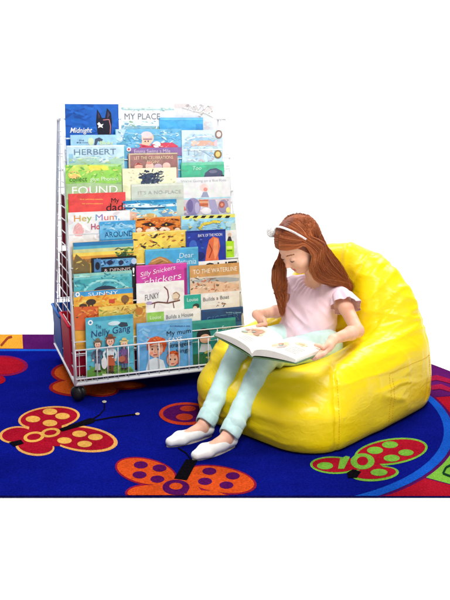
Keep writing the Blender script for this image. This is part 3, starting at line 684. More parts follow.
book('sunset landscape picture book in blue, yellow and brown bands', 73.2, 134, 241, 5, 1, (230, 190, 80), [
    ('r', 73, 241, 134, 245, (42, 120, 176)), ('r', 73, 245, 134, 248, (84, 170, 196)), ('r', 73, 248, 134, 251.6, (206, 210, 150)), ('r', 73, 251.6, 134, 255, (246, 210, 90)), ('r', 73, 255, 134, 258, (220, 150, 60)), ('r', 73, 258, 134, 262, (160, 110, 56)),
    ('dots', 116, 248, 134, 258, 40, (1.8, (60, 100, 50), (100, 140, 60), (40, 70, 44)), 6), ('p', [(73, 262), (76, 254), (82, 259), (90, 264), (90, 275), (73, 275)], (120, 100, 60)), ('dots', 74, 258, 95, 270, 16, (1.4, (210, 180, 90), (110, 90, 50)), 3)])
book('black picture book with a blue panel and the words & DENNIS!', 92, 137, 257, 5, 0, (22, 20, 26), [
    ('r', 94, 258.8, 134.4, 266.4, (92, 158, 206)), ('dots', 95, 259.4, 134, 266, 34, (1.5, (30, 50, 90), (140, 196, 226), (50, 90, 150)), 2), ('r', 94, 259, 101, 272, (70, 120, 170)), ('e', 97.5, 266, 2.4, 4, (20, 24, 40)), ('e', 110, 262.5, 3, 2.4, (26, 40, 76)), ('e', 121, 262.4, 2.6, 2.4, (30, 44, 80)),
    ('t', '& DENNIS', 104, 268, 130.4, 271.4, (226, 196, 190), 0, 0, 0), ('t', '!', 132.4, 267.4, 134.4, 276, WHITE, 0, 0, 0), ('e', 134, 261, 3, 3, (190, 210, 236))])
book('light blue picture book with a brown hill and a white looping title', 145.6, 198.6, 248.2, 5, 0, (76, 170, 214), [
    ('r', 146, 248.2, 198, 250, (100, 186, 224)), ('p', [(147, 266), (152, 259.6), (160, 256.4), (166, 258), (176, 265), (176, 270), (147, 270)], (176, 124, 70)), ('l', [(151, 262), (160, 258), (168, 262)], 1.2, (210, 164, 104)), ('l', [(156, 264), (163, 261)], 1.0, (120, 80, 44)),
    ('t', 'Dear', 179, 252.6, 193, 257.6, (206, 236, 246), 0.15), ('t', 'Petunia', 176, 258.6, 196, 264.4, (206, 236, 246), 0.15)])
book('white picture book with the black capitals OUT partly hidden', 199, 238, 260.4, 5, 0, (246, 246, 244), [('t', 'OUT', 204, 262, 237, 273, (24, 22, 26), 0, 0, 0)])
# sixth tier
book('magenta picture book with a tilted white hand lettered title', 136.6, 187.4, 264.2, 6, 2, (204, 62, 160), [
    ('r', 137, 264, 187, 265.4, (222, 96, 178)), ('t', 'Silly Snickers', 140, 268.4, 175, 274.6, (248, 224, 240), 0.1, 0.9, 0), ('t', 'chickers', 144, 275.4, 181, 282, (248, 224, 240), 0.1, 0.7, 0), ('r', 184.6, 268, 187.4, 300, (150, 40, 124)), ('dots', 140, 278, 180, 284, 6, (1.2, (240, 190, 224), (236, 150, 206)), 6)])
book('tan picture book titled TO THE WATERLINE over pale dunes', 190, 239.6, 264.4, 6, 2, (208, 158, 96), [
    ('t', 'TO THE WATERLINE', 193, 268, 237, 272.4, (250, 244, 230), 0, 0.15, 0), ('r', 190, 276, 239.4, 300, (220, 206, 190)), ('p', [(190, 281), (206, 278), (226, 277), (239, 278), (239, 281), (210, 283)], (170, 176, 180)), ('p', [(190, 284), (215, 281), (239, 284), (239, 300), (190, 300)], (226, 190, 160)),
    ('dots', 191, 277, 218, 291, 40, (1.5, (130, 110, 90), (236, 226, 210), (196, 120, 90), (90, 84, 70)), 14), ('dots', 216, 282, 238, 291, 14, (1.8, (240, 214, 190), (206, 150, 120)), 15)])
book('teal picture book with a dark whale back under a pale arc', 74, 132.4, 272.2, 6, 2, (78, 178, 186), [
    ('r', 74, 272, 132, 275, (150, 204, 190)), ('r', 74, 275, 132, 278, (110, 196, 200)), ('e', 105, 291, 22, 12, (150, 220, 222)), ('e', 105, 291.4, 19.6, 10.4, (84, 178, 192)), ('e', 105, 291, 12, 5.4, (30, 52, 76)), ('e', 103, 289, 8, 2, (52, 80, 104)), ('r', 74, 276.6, 90, 277.4, (200, 232, 226)), ('l', [(76, 282), (84, 284), (86, 288)], 1, (50, 140, 156)), ('dots', 75, 273, 131, 290, 46, (1.5, (120, 206, 206), (60, 160, 176), (170, 226, 220), (50, 140, 160)), 60), ('e', 105, 291, 12, 5.4, (30, 52, 76))])
book('orange picture book of dark trees under a strip of blue sky', 74, 133.4, 290, 6, 1, (238, 172, 58), [
    ('r', 74, 290, 133.4, 295, (58, 156, 214)), ('t', 'SUNNY', 88, 291.6, 118, 295, (240, 244, 246)), ('e', 77.6, 294.4, 2.3, 2.5, WHITE), ('e', 77.6, 294.4, 1.0, 1.2, (60, 150, 200)),
    ('dots', 76, 296, 132, 308, 46, (2.2, (240, 196, 70), (226, 130, 40), (250, 214, 110)), 17), ('e', 91, 302, 5, 3, (60, 44, 30)), ('r', 88, 302, 89.6, 308, (60, 44, 30)), ('r', 92, 302, 93.2, 308, (60, 44, 30)), ('e', 83, 306, 4, 2.4, (70, 50, 30)), ('e', 125, 299, 4, 4, (130, 90, 50)), ('r', 124.2, 302, 125.6, 309, (90, 60, 30)), ('r', 109, 299, 114.6, 303, (206, 70, 40)),
    ('p', [(74, 307), (98, 306), (133, 308), (133, 330), (74, 330)], (216, 96, 40)), ('dots', 75, 307, 98, 318, 20, (1.5, (170, 50, 30), (236, 150, 60), (60, 60, 40)), 4)])
book('white picture book titled FUNKY with a curved dark line drawing', 136.8, 184.6, 282, 6, 1, (245, 243, 240), [
    ('t', 'FUNKY', 145, 293.6, 159, 299.4, (70, 66, 74), 0, 0.3, 0), ('l', [(164, 286.6), (167.4, 290), (168.6, 297), (167, 303)], 1.3, (120, 60, 70)), ('l', [(150, 304), (158, 302), (168, 303), (180, 300)], 1.6, (110, 70, 60)), ('l', [(155, 302), (154, 308)], 1, (120, 60, 60)), ('l', [(173, 302), (174, 308)], 1, (120, 60, 60)),
    ('e', 176, 296, 4, 4.4, (226, 206, 180)), ('l', [(173, 294), (176, 292), (179.6, 295), (178, 299), (174, 299)], 0.9, (150, 110, 90)), ('e', 149, 303, 3, 1.6, (180, 160, 200))])
book('white picture book titled Builds a Boat with a teal block at its left', 183.8, 240, 293, 6, 1, (238, 236, 234), [
    ('r', 184, 293, 201, 310, (40, 168, 150)), ('t', 'Louise', 187, 297.6, 198, 301.2, (220, 244, 238)), ('e', 196, 306, 3.4, 2.6, (40, 60, 60)), ('e', 195, 307.6, 2, 1.6, SKIN_), ('t', 'Builds a Boat', 203, 296.2, 229, 299.8, (110, 110, 120), 0, 0.2, 0), ('r', 201, 304, 240, 312, (236, 230, 222)), ('dots', 216, 301, 228, 306, 10, (1.2, (120, 84, 70), (206, 150, 80), (90, 110, 140)), 8)])
book('gold picture book with a hazy tree, in front of the orange tree book', 99, 146.4, 305, 6, 0, (228, 190, 92), [
    ('r', 99, 305, 146, 309, (238, 206, 96)), ('dots', 122, 306, 146, 322, 22, (2.2, (206, 140, 50), (236, 190, 80), (160, 110, 50)), 21), ('dots', 100, 310, 122, 318, 14, (1.8, (196, 190, 80), (240, 214, 130)), 9), ('e', 139, 311, 4, 4, (196, 120, 40)), ('dots', 100, 306, 145, 320, 50, (1.2, (250, 220, 120), (190, 130, 50), (150, 150, 60), (220, 110, 50)), 61), ('r', 99, 319, 146, 330, (206, 150, 70))])
book('white picture book titled Builds a House with a lime block at its left', 147, 200.6, 310.4, 6, 0, (240, 238, 234), [
    ('r', 147, 310, 164, 330, (150, 204, 90)), ('t', 'Louise', 150, 315.4, 161, 319, (236, 248, 220)), ('t', 'Builds a House', 166, 313.6, 193, 317.4, (110, 110, 120), 0, 0.2, 0)])
book('navy picture book with outlined blue capitals ending in STER', 201.8, 243.6, 308.4, 6, 0, (22, 66, 120), [
    ('r', 202, 308, 243.6, 310, (34, 84, 140)), ('w', 226, 311.6, 241, 313.6, (120, 170, 206)), ('t', 'SISTER', 207, 315, 239, 321.6, (104, 164, 206), 0, 0.25, 0), ('t', 'SISTER', 207.3, 315.3, 238.7, 321.3, (26, 70, 126), 0, 0.25, 0), ('r', 202, 323, 243.6, 335, (40, 96, 140))])
# bottom tier
book('teal picture book with a dark haired child and the title Sam, beside the girl', 190, 236, 319.4, 7, 1, (42, 140, 136), [
    ('r', 192, 319, 236, 322, (60, 160, 152)), ('t', 'Sam', 222, 325.4, 230, 329.2, (220, 240, 236)), ('e', 203.6, 335.4, 7, 7.4, (26, 34, 44)), ('e', 205, 338.6, 5.4, 4.6, (230, 180, 150)), ('l', [(211, 338), (218, 330)], 1.6, (160, 210, 206)), ('p', [(199, 352), (201, 344), (210, 344), (213, 352)], (206, 214, 220)), ('r', 192, 352, 236, 372, (50, 110, 70)), ('dots', 194, 350, 234, 366, 22, (1.9, (90, 150, 70), (30, 90, 80), (200, 190, 90)), 7)])
def kid(x, y, s, hat, top, legs, hair=(150, 80, 40), skirt=None):
    o = [('l', [(x - 3.4 * s, y + 9 * s), (x - 6.2 * s, y + 14 * s), (x - 5 * s, y + 19 * s)], 2.2 * s, top), ('l', [(x + 3.4 * s, y + 9 * s), (x + 6.2 * s, y + 14 * s), (x + 5 * s, y + 19 * s)], 2.2 * s, top),
         ('e', x - 5 * s, y + 19.6 * s, 1.0 * s, 1.2 * s, SKIN_), ('e', x + 5 * s, y + 19.6 * s, 1.0 * s, 1.2 * s, SKIN_),
         ('r', x - 3.0 * s, y + 21 * s, x - 0.5 * s, y + 31 * s, legs), ('r', x + 0.5 * s, y + 21 * s, x + 3.0 * s, y + 31 * s, legs), ('e', x - 2 * s, y + 31.4 * s, 1.9 * s, 1.1 * s, (60, 40, 30)), ('e', x + 2 * s, y + 31.4 * s, 1.9 * s, 1.1 * s, (60, 40, 30)),
         ('p', [(x - 3.4 * s, y + 23 * s), (x - 3.8 * s, y + 9 * s), (x - 1.6 * s, y + 6 * s), (x + 1.6 * s, y + 6 * s), (x + 3.8 * s, y + 9 * s), (x + 3.4 * s, y + 23 * s)], top),
         ('p', [(x - 0.9 * s, y + 6 * s), (x + 0.9 * s, y + 6 * s), (x, y + 9 * s)], (240, 236, 220)), ('l', [(x - 3.4 * s, y + 16 * s), (x + 3.4 * s, y + 16 * s)], 0.8 * s, (70, 50, 40)),
         ('e', x, y + 1.6 * s, 4.3 * s, 4.4 * s, hair), ('e', x, y + 2.2 * s, 3.3 * s, 3.9 * s, SKIN_), ('e', x - 1.7 * s, y + 3.4 * s, .9 * s, .7 * s, (238, 160, 140)), ('e', x + 1.7 * s, y + 3.4 * s, .9 * s, .7 * s, (238, 160, 140)),
         ('e', x, y - 1.3 * s, 5.6 * s, 1.3 * s, hat), ('p', [(x - 3 * s, y - 1.2 * s), (x - 2.4 * s, y - 4.6 * s), (x, y - 5.4 * s), (x + 2.4 * s, y - 4.6 * s), (x + 3 * s, y - 1.2 * s)], hat), ('l', [(x - 3 * s, y - 1.8 * s), (x + 3 * s, y - 1.8 * s)], 0.7 * s, (90, 40, 40)),
         ('e', x - 1.2 * s, y + 1.8 * s, .42 * s, .6 * s, DARK), ('e', x + 1.2 * s, y + 1.8 * s, .42 * s, .6 * s, DARK), ('l', [(x - 1.1 * s, y + 4.2 * s), (x, y + 4.7 * s), (x + 1.1 * s, y + 4.2 * s)], 0.45 * s, (170, 60, 60))]
    if skirt: o.insert(9, ('p', [(x - 4.8 * s, y + 25 * s), (x - 2.8 * s, y + 15 * s), (x + 2.8 * s, y + 15 * s), (x + 4.8 * s, y + 25 * s)], skirt))
    o.append(('dots', x - 3 * s, y + 9 * s, x + 3 * s, y + 22 * s, 8, (0.7 * s, tuple(min(250, c + 34) for c in top), tuple(max(5, c - 30) for c in top)), int(x)))
    return o
book('teal blue picture book titled The Nelly Gang with three hatted children', 86, 133.6, 316.2, 7, 0, (88, 182, 204), [
    ('r', 86, 316, 133.6, 320, (62, 160, 190)), ('e', 90.4, 322.6, 2.5, 2.6, WHITE), ('e', 90.4, 322.6, 1.2, 1.3, (40, 130, 180)), ('e', 114, 323.2, 6, 2.2, (206, 232, 240)), ('p', [(118, 325), (121, 322), (127, 322.4), (128, 326), (121, 327)], (40, 60, 80)),
    ('t', 'The', 95.4, 324.4, 101, 328.6, (30, 70, 120)), ('t', 'Nelly Gang', 91, 327.4, 130, 336.4, (22, 58, 118), 0.05, 0.35, 0),
    ('p', [(86, 371), (95, 366), (110, 364), (125, 366), (133, 369), (133.6, 380), (86, 380)], (96, 150, 60)), ('dots', 87, 366, 133, 376, 40, (1.4, (120, 176, 70), (70, 120, 50), (160, 190, 90)), 62), ('dots', 87, 337, 133, 362, 30, (3.0, (104, 192, 212), (76, 170, 196)), 63)]
    + kid(97.5, 342.5, 0.9, (120, 110, 90), (92, 104, 130), (200, 206, 214), (90, 60, 40)) + kid(123.6, 341.5, 0.85, (214, 196, 130), (120, 90, 150), (90, 110, 150), (216, 180, 100), (150, 70, 90)) + kid(109.6, 338.5, 1.05, (130, 80, 50), (214, 226, 230), (120, 60, 40), (160, 70, 36), (196, 92, 50)) + [('e', 103.6, 362, 3, 6, (226, 226, 224)), ('e', 121, 358, 3.4, 3, (190, 110, 80)), ('w', 101.6, 372, 120, 375, (236, 240, 220))])
book('sky blue picture book titled My mum SAYS the strangest things with two red haired faces', 137, 192.6, 321.2, 7, 0, (104, 172, 222), [
    ('r', 137, 321, 192.6, 324, (128, 188, 230)), ('dots', 138, 324, 168, 342, 16, (3.0, (120, 184, 228), (140, 196, 234), (92, 160, 214)), 3), ('w', 170, 325, 190, 327.2, (60, 110, 170)), ('t', 'My mum', 166.6, 329.6, 190.6, 336, (22, 26, 44), 0, 0.2, 0), ('t', 'SAYS', 168.4, 337, 182, 342, WHITE, 0, 0.1, 0), ('t', 'the', 184.6, 337.6, 190, 341, (22, 26, 44), 0, 0.1, 0), ('t', 'strangest', 168.6, 343, 190.8, 347.4, (22, 26, 44), 0, 0.2, 0), ('t', 'things', 173.4, 348.4, 189.6, 353.6, (22, 26, 44), 0, 0.2, 0),
    ('p', [(147, 350), (146.6, 343), (150, 338), (157, 336), (164.6, 338.6), (167, 344), (164, 352), (160, 349)], (216, 90, 46)), ('e', 155.6, 349, 7.4, 8.4, (240, 180, 152)), ('p', [(148, 347), (150, 340), (158, 338.6), (165, 342), (160, 344), (153, 344)], (216, 90, 46)), ('dots', 147, 337, 166, 346, 26, (1.1, (236, 120, 60), (180, 66, 34), (240, 150, 80)), 64), ('e', 155.4, 350, 6.4, 6.6, (242, 186, 158)), ('e', 151, 353, 1.8, 1.4, (236, 150, 126)), ('e', 160, 353, 1.8, 1.4, (236, 150, 126)), ('l', [(155, 349), (154.2, 352), (155.6, 352.4)], .6, (200, 130, 104)), ('l', [(150.6, 346.4), (153.4, 346)], .6, (150, 60, 30)), ('l', [(156.8, 346), (159.6, 346.4)], .6, (150, 60, 30)), ('e', 152, 349, .8, 1, DARK), ('e', 158, 349, .8, 1, DARK), ('r', 153, 354, 157, 354.9, (190, 60, 60)), ('p', [(145, 373), (148, 360), (155, 357), (163, 360), (166, 373)], (226, 236, 240)),
    ('e', 173, 358, 6.8, 7.6, (214, 84, 40)), ('e', 172, 359.6, 5.6, 6.2, (244, 188, 160)), ('dots', 167, 351, 179, 356, 16, (1.0, (236, 120, 60), (170, 60, 34)), 65), ('e', 168.6, 362, 1.4, 1.1, (238, 156, 134)), ('e', 176, 362, 1.4, 1.1, (238, 156, 134)), ('e', 170, 359, .7, .9, DARK), ('e', 174.6, 359, .7, .9, DARK), ('r', 170.6, 363, 174, 363.8, (190, 60, 60)), ('p', [(164, 374), (167, 366), (178, 366), (182, 374)], (120, 190, 170))])
# dark red books on the far side of the rack, seen through its side
for i, (d, z, hh, col, lab) in enumerate([(0.45, 0.60, 0.24, (120, 16, 44), 'dark red book facing the far side of the rack, seen through the upper side wires'), (0.52, 0.34, 0.22, (96, 16, 40), 'dark maroon book facing the far side of the rack, seen through the lower side wires')]):
    t = empty('book', rp(0.13, d, z), lab, 'book')
    m = MB(); c = rp(0.13, d, z + hh / 2); ax = (Wd, Bd, Zd)
    for sg in (-1, 1): m.box(c + Bd * sg * 0.008, 0.115, 0.001, hh / 2, ink(col), ax)
    m.box(c - Wd * 0.114, 0.001, 0.007, hh / 2, ink(col), ax); m.build('cover', t)
    m = MB(); m.box(c + Wd * .001, 0.111, 0.0065, hh / 2 - .003, paper, ax); m.build('page_block', t)
A = lambda v: np.array(v, float)
# ------------------------------------------------------------------ yellow bean bag chair
BS = A((0.719, -0.695, 0)); BB = A((0.695, 0.719, 0)); BO = A((0.1435, 2.9155, 0)); BZ = A((0, 0, 1))
def bp(s, d, z): return BO + BS * s + BB * d + BZ * z
vinyl = bpy.data.materials.new('yellow_vinyl'); vinyl.use_nodes = True
nt = vinyl.node_tree; N = nt.nodes; b = N['Principled BSDF']
b.inputs['Roughness'].default_value = 0.36; b.inputs['Specular IOR Level'].default_value = 0.42
tc = N.new('ShaderNodeTexCoord'); nz = N.new('ShaderNodeTexNoise'); nz.inputs['Scale'].default_value = 5; nz.inputs['Detail'].default_value = 4
nt.links.new(tc.outputs['Object'], nz.inputs['Vector'])
rp_ = N.new('ShaderNodeValToRGB'); rp_.color_ramp.elements[0].position = .3; rp_.color_ramp.elements[1].position = .7
rp_.color_ramp.elements[0].color = rgb((249, 215, 4)); rp_.color_ramp.elements[1].color = rgb((251, 221, 8))
nt.links.new(nz.outputs['Fac'], rp_.inputs['Fac']); nt.links.new(rp_.outputs['Color'], b.inputs['Base Color'])
h_prev = None                                        # fine creases of the thin cover at two sizes
for sc_, st_, rot_, dist in ((26, (1.0, 0.35, 1.6), 0.5, 0.0017), (60, (1.3, 1.0, 0.5), 1.1, 0.00025)):
    mp = N.new('ShaderNodeMapping'); mp.inputs['Scale'].default_value = st_; mp.inputs['Rotation'].default_value = (rot_, 0.3, rot_ * 1.7)
    nz2 = N.new('ShaderNodeTexNoise'); nz2.inputs['Scale'].default_value = sc_; nz2.inputs['Detail'].default_value = 2.5; nz2.inputs['Distortion'].default_value = 0.8
    nt.links.new(tc.outputs['Object'], mp.inputs['Vector']); nt.links.new(mp.outputs['Vector'], nz2.inputs['Vector'])
    bpn = N.new('ShaderNodeBump'); bpn.inputs['Distance'].default_value = dist * 1.2
    nt.links.new(nz2.outputs['Fac'], bpn.inputs['Height'])
    if h_prev: nt.links.new(h_prev, bpn.inputs['Normal'])
    h_prev = bpn.outputs['Normal']
nt.links.new(h_prev, b.inputs['Normal'])

def rbox(Fd, c, half, rp_, rv, k):
    """a cushion: rounded rectangle in plan (corner radius rp_), rolled edges of radius rv"""
    X, Y, Z = Fd.ax[0][:, None, None] - BO[0], Fd.ax[1][None, :, None] - BO[1], Fd.ax[2][None, None, :]
    s = X * BS[0] + Y * BS[1]; d = X * BB[0] + Y * BB[1]
    qs, qd = np.abs(s - c[0]) - (half[0] - rp_), np.abs(d - c[1]) - (half[1] - rp_)
    pl = np.sqrt(np.maximum(qs, 0) ** 2 + np.maximum(qd, 0) ** 2) + np.minimum(np.maximum(qs, qd), 0) - rp_
    a1 = pl + rv; a2 = np.abs(Z - c[2]) - (half[2] - rv)
    a1, a2 = np.broadcast_arrays(a1, a2)
    o = np.sqrt(np.maximum(a1, 0) ** 2 + np.maximum(a2, 0) ** 2) + np.minimum(np.maximum(a1, a2), 0) - rv
    Fd.comb((slice(None),) * 3, o.astype(np.float32), k, 'u')
AXB = (BS, BB, BZ)
F = Field((-0.25, 2.55, -0.03), (1.0, 3.85, 0.75), 0.0085)
rbox(F, (0.018, 0.325, 0.135), (0.340, 0.396, 0.155), 0.19, 0.125, 0.03)
rbox(F, (0.022, 0.310, 0.090), (0.346, 0.446, 0.100), 0.185, 0.065, 0.04)
F.ell(bp(0, 0.565, 0.30), (0.335, 0.165, 0.345), AXB, 0.09)
F.ell(bp(0, 0.60, 0.20), (0.36, 0.12, 0.26), AXB, 0.06)
for sg in (-1, 1):
    F.cone(bp(sg * 0.245 + .01, 0.12, 0.205), bp(sg * 0.260, 0.52, 0.26), 0.085, 0.10, 0.07)
F.ell(bp(-0.03, 0.30, 0.40), (0.21, 0.20, 0.165), AXB, 0.07, 'd')
F.ell(bp(-0.03, 0.36, 0.52), (0.19, 0.15, 0.22), AXB, 0.08, 'd')
F.ell(bp(0.05, 0.08, 0.378), (0.25, 0.27, 0.142), AXB, 0.05, 'd')        # the seat gives under her thighs
for p0, p1 in (((0.412, 3.108, 0.290), (0.160, 2.912, 0.300)), ((0.285, 3.25, 0.285), (0.068, 3.03, 0.310))): F.cone(p0, p1, 0.070, 0.058, 0.035, 'd')
V, Fc = F.mesh(); V = relax(V, Fc, 3); Nn = vnormals(V, Fc)
loc = np.stack([(V - BO) @ BS, (V - BO) @ BB, V[:, 2]], 1)
s_, d_, z_ = loc.T
# folds: long ones across the faces, short puckers along the seams
warp = np.stack([vnoise(loc, 5, 20 + i) for i in range(3)], 1)
patchy = lambda seed, sc=4.0: np.clip(0.45 + 1.2 * vnoise(loc, sc, seed), 0, 1)
def folds(u, v, w, seed, sharp=2.5):
    """thin folds: quick change along u, slow along v and w"""
    return np.maximum(ridge(np.stack([u, v, w], 1), 1.0, seed), 0) ** sharp
low_ = np.clip((0.36 - z_) / 0.10, 0, 1); hi_ = 1 - low_
ang = np.arctan2(s_, z_ - 0.10); rad_ = np.hypot(s_, z_ - 0.10)
dsp = 0.006 * vnoise(loc, 3.6, 1)
dsp += 0.0058 * low_ * patchy(31) * 1.35 * folds(z_ * 17 + 1.0 * warp[:, 0], s_ * 2.4, d_ * 2.4, 2)
dsp += 0.0050 * low_ * patchy(32, 6) * folds(z_ * 36 + 1.3 * warp[:, 1], s_ * 4, d_ * 4, 3)
dsp += 0.0046 * low_ * patchy(33) * 1.4 * folds((s_ - d_) * 15 + 1.0 * warp[:, 2], z_ * 3.0, (s_ + d_) * 2, 4) * np.clip((z_ - 0.10) / 0.1, 0, 1)
dsp += 0.0070 * hi_ * patchy(34) * 1.25 * folds(ang * 6.5 + 0.9 * warp[:, 0], rad_ * 2.6, d_ * 2.0, 5)
dsp += 0.0060 * hi_ * patchy(35, 6) * folds(ang * 14 + 1.2 * warp[:, 1], rad_ * 4.5, d_ * 3.0, 6)
dsp += 0.0066 * hi_ * patchy(36) * folds(z_ * 13 + 0.8 * s_ + 1.0 * warp[:, 2], s_ * 2.5, d_ * 3, 7)
def seam(dist, mask, depth=0.009, w=0.011):
    return -depth * np.exp(-(dist / w) ** 2) * mask + 0.0045 * np.exp(-(np.abs(dist) / 0.05)) * mask * vnoise(np.stack([loc[:, 0], loc[:, 1], loc[:, 2] * 0.4 + loc[:, 1]], 1), 42, 9)
for sg in (-1, 1):
    corner = (s_ * sg - 0.345) + d_ + 0.0
    dsp += seam(corner, ((z_ < 0.30) & (d_ < 0.16) & (s_ * sg > 0.12)).astype(float))
    arch = s_ * sg - (0.245 - 0.06 * np.clip((z_ - 0.3) / 0.3, 0, 1))
    dsp += seam(arch, ((z_ > 0.24) & (d_ > 0.14)).astype(float) * 0.55)
dsp += seam(d_ - (0.60 + 0.06 * (z_ - 0.3)), ((np.abs(s_) > 0.1) & (z_ > 0.05)).astype(float) * 0.35)
dsp *= np.clip((z_ - 0.0) / 0.03, 0.15, 1)
V = V + Nn * dsp[:, None]
V[:, 2] = np.maximum(V[:, 2], RZ + 0.0065 + 0.0005 * np.abs(vnoise(loc, 20, 3)))
bag = empty('bean_bag_chair', bp(0, 0.35, RZ), 'bright yellow bean bag chair with high rounded back on the blue rug', 'bean bag')
cush = link_mesh('cushion', V, Fc, vinyl, bag)
sd = cush.modifiers.new('subdivide', 'SUBSURF'); sd.levels = 1; sd.render_levels = 1
from mathutils.bvhtree import BVHTree
bvh = BVHTree.FromPolygons([tuple(v) for v in V], [tuple(f) for f in Fc])
def on_bag(o, dr, lift=0.001):
    h = bvh.ray_cast(Vector(o), Vector(dr))
    return h[0] + h[1] * (lift if h[1].dot(Vector(dr)) < 0 else -lift)
thread = mat('orange_thread', (222, 168, 16), rough=0.7, var=0.1, scale=60)
def stitch(name, pts2, dr_from):
    m = MB()
    for (a, b2) in zip(pts2, pts2[1:]):
        n = max(2, int(math.hypot(a[0] - b2[0], a[1] - b2[1]) / 0.009))
        for i in range(n):
            t0, t1 = i / n, (i + 0.62) / n
            P0 = [a[j] + (b2[j] - a[j]) * t0 for j in (0, 1)]; P1 = [a[j] + (b2[j] - a[j]) * t1 for j in (0, 1)]
            m.tube([on_bag(*dr_from(*P0)), on_bag(*dr_from(*P1))], 0.0008, thread, 5)
    return m.build(name, bag)
side = lambda d, z: (bp(0.8, d, z), -BS)
stitch('side_flap_stitching', [(0.30, 0.045), (0.31, 0.225), (0.60, 0.235), (0.615, 0.05)], side)
stitch('side_flap_stitching', [(0.322, 0.05), (0.330, 0.208)], side)
cornr = lambda z, q: (bp(0.345 + 0.3, -0.3, z), (-BS + BB) / math.sqrt(2))
stitch('seam_stitching', [(0.04, 0), (0.26, 0)], lambda z, q: (Vector(bp(0.345 + 0.3 + 0.008, -0.3 + 0.008, z)), Vector((-BS + BB) / math.sqrt(2))))
mz = MB()
def fl(d, z): return on_bag(*side(d, z), 0.0015)
# ------------------------------------------------------------------ girl
def seg(a, b, t): return A(a) * (1 - t) + A(b) * t
def nrm(v): v = A(v); return v / np.linalg.norm(v)
HC = A((0.292, 3.082, 0.692))
Fh = nrm((-0.85, -0.53, 0)); pt = R(40)
hf = Fh * math.cos(pt) - BZ * math.sin(pt); hu = Fh * math.sin(pt) + BZ * math.cos(pt); hl = A((-Fh[1], Fh[0], 0))
def hd(l, f, u): return HC + hl * l + hf * f + hu * u
SL, SR_ = A((0.468, 3.115, 0.470)), A((0.295, 3.295, 0.480))
SM = (SL + SR_) / 2; PM = A((0.335, 3.205, 0.235))
tu = nrm(SM - PM); tl = SL - SR_; tl = nrm(tl - tu * (tl @ tu)); tf = np.cross(tl, tu)
if tf @ Fh < 0: tf = -tf
HL, HR = A((0.412, 3.108, 0.266)), A((0.285, 3.250, 0.260))
KL, KR = A((0.160, 2.912, 0.287)), A((0.068, 3.030, 0.300))
AL, AR = A((0.008, 2.706, 0.050)), A((-0.080, 2.803, 0.052))
EL, ER = A((0.512, 2.955, 0.372)), A((0.250, 3.270, 0.372))
WL, WR_ = A((0.392, 2.758, 0.395)), A((0.126, 3.045, 0.413))
FLd = nrm(A((-0.121, 2.604, 0)) - A((0.025, 2.717, 0))); FRd = nrm((-0.86, -0.51, 0))

# --- open book first: the hands close on it
G0, G1 = A(gz(252, 353.5, 0.352)), A(gz(284, 341.5, 0.352))
LF, LN = A(gz(215, 332.5, 0.375)), A(gz(253.5, 325, 0.372))
RF, RN = A(gz(296, 359.5, 0.398)), A(gz(325.5, 348, 0.402))
ob = empty('open_book', (G0 + G1) / 2, 'open picture book with pale drawings held in the seated girl\'s lap', 'book')
cream = mat('page_paper', (244, 241, 230), rough=0.7, spec=0.2, var=0.03, scale=30)
cgreen = mat('book_board', (96, 128, 84), rough=0.45, spec=0.4, var=0.1, scale=30)
def page_pt(side, u, v, off=0.0):
    """u from the gutter out, v from the near edge to the far edge"""
    g = seg(G1, G0, v); e = seg(LN, LF, v) if side < 0 else seg(RN, RF, v)
    p = seg(g, e, u); up = BZ
    hump = 0.020 * math.sin(math.pi * min(1, u * 1.25) ** 0.62) * (1 - 0.35 * u) if u < 0.8 else 0.020 * math.sin(math.pi * 1) 
    hump = 0.024 * (u ** 0.5) * (1 - u) * 2.2
    return p + up * (hump + off)
def sheet(mb, side, o0, o1, m, u0=0.0, u1=1.0, v0=0.0, v1=1.0, nu=18, nv=4):
    vs = []; fs = []
    for lay in (o0, o1):
        for j in range(nv + 1):
            for i in range(nu + 1):
                u = u0 + (u1 - u0) * i / nu; vs.append(page_pt(side, u, v0 + (v1 - v0) * j / nv, lay(u) if callable(lay) else lay))
    n = (nu + 1) * (nv + 1)
    for j in range(nv):
        for i in range(nu):
            a = j * (nu + 1) + i; q = (a, a + 1, a + nu + 2, a + nu + 1)
            fs.append(q[::-1] if side > 0 else q); q = tuple(x + n for x in q); fs.append(q if side > 0 else q[::-1])
    rim = [i for i in range(nu + 1)] + [j * (nu + 1) + nu for j in range(1, nv + 1)] + [nv * (nu + 1) + i for i in range(nu - 1, -1, -1)] + [j * (nu + 1) for j in range(nv - 1, 0, -1)]
    for a, b2 in zip(rim, rim[1:] + rim[:1]): fs.append((a, b2, b2 + n, a + n))
    mb.add(vs, fs, m)
mc = MB()
for sd_ in (-1, 1): sheet(mc, sd_, lambda u: -0.0155 - 0.022 * (u ** 0.5) * (1 - u) * 2.2, lambda u: -0.0125 - 0.022 * (u ** 0.5) * (1 - u) * 2.2, cgreen, 0.0, 1.015, -0.012, 1.012)
mc.build('cover', ob)
mp_ = MB()
for sd_ in (-1, 1): sheet(mp_, sd_, lambda u: -0.0118 - 0.015 * (u ** 0.5) * (1 - u) * 2.2, 0.0, cream, 0.0, 0.99)
sheet(mp_, -1, 0.0006, 0.0010, cream, 0.0, 0.97, 0.004, 0.99)
art = [(226, 178, 140), (190, 132, 100), (196, 178, 170), (238, 214, 170), (150, 176, 160)]
def patch(side, cu, cv, ru, rv, col, lift):
    vs = []; n = 14; rr = random.Random(int(cu * 1000 + cv * 77))
    for i in range(n):
        a = 2 * math.pi * i / n; k = 0.75 + 0.4 * rr.random()
        vs.append(page_pt(side, cu + ru * k * math.cos(a), cv + rv * k * math.sin(a), lift))
    c = page_pt(side, cu, cv, lift); vs.append(c)
    mp_.add(vs, [(i, (i + 1) % n, n) for i in range(n)], ink(col, .15))
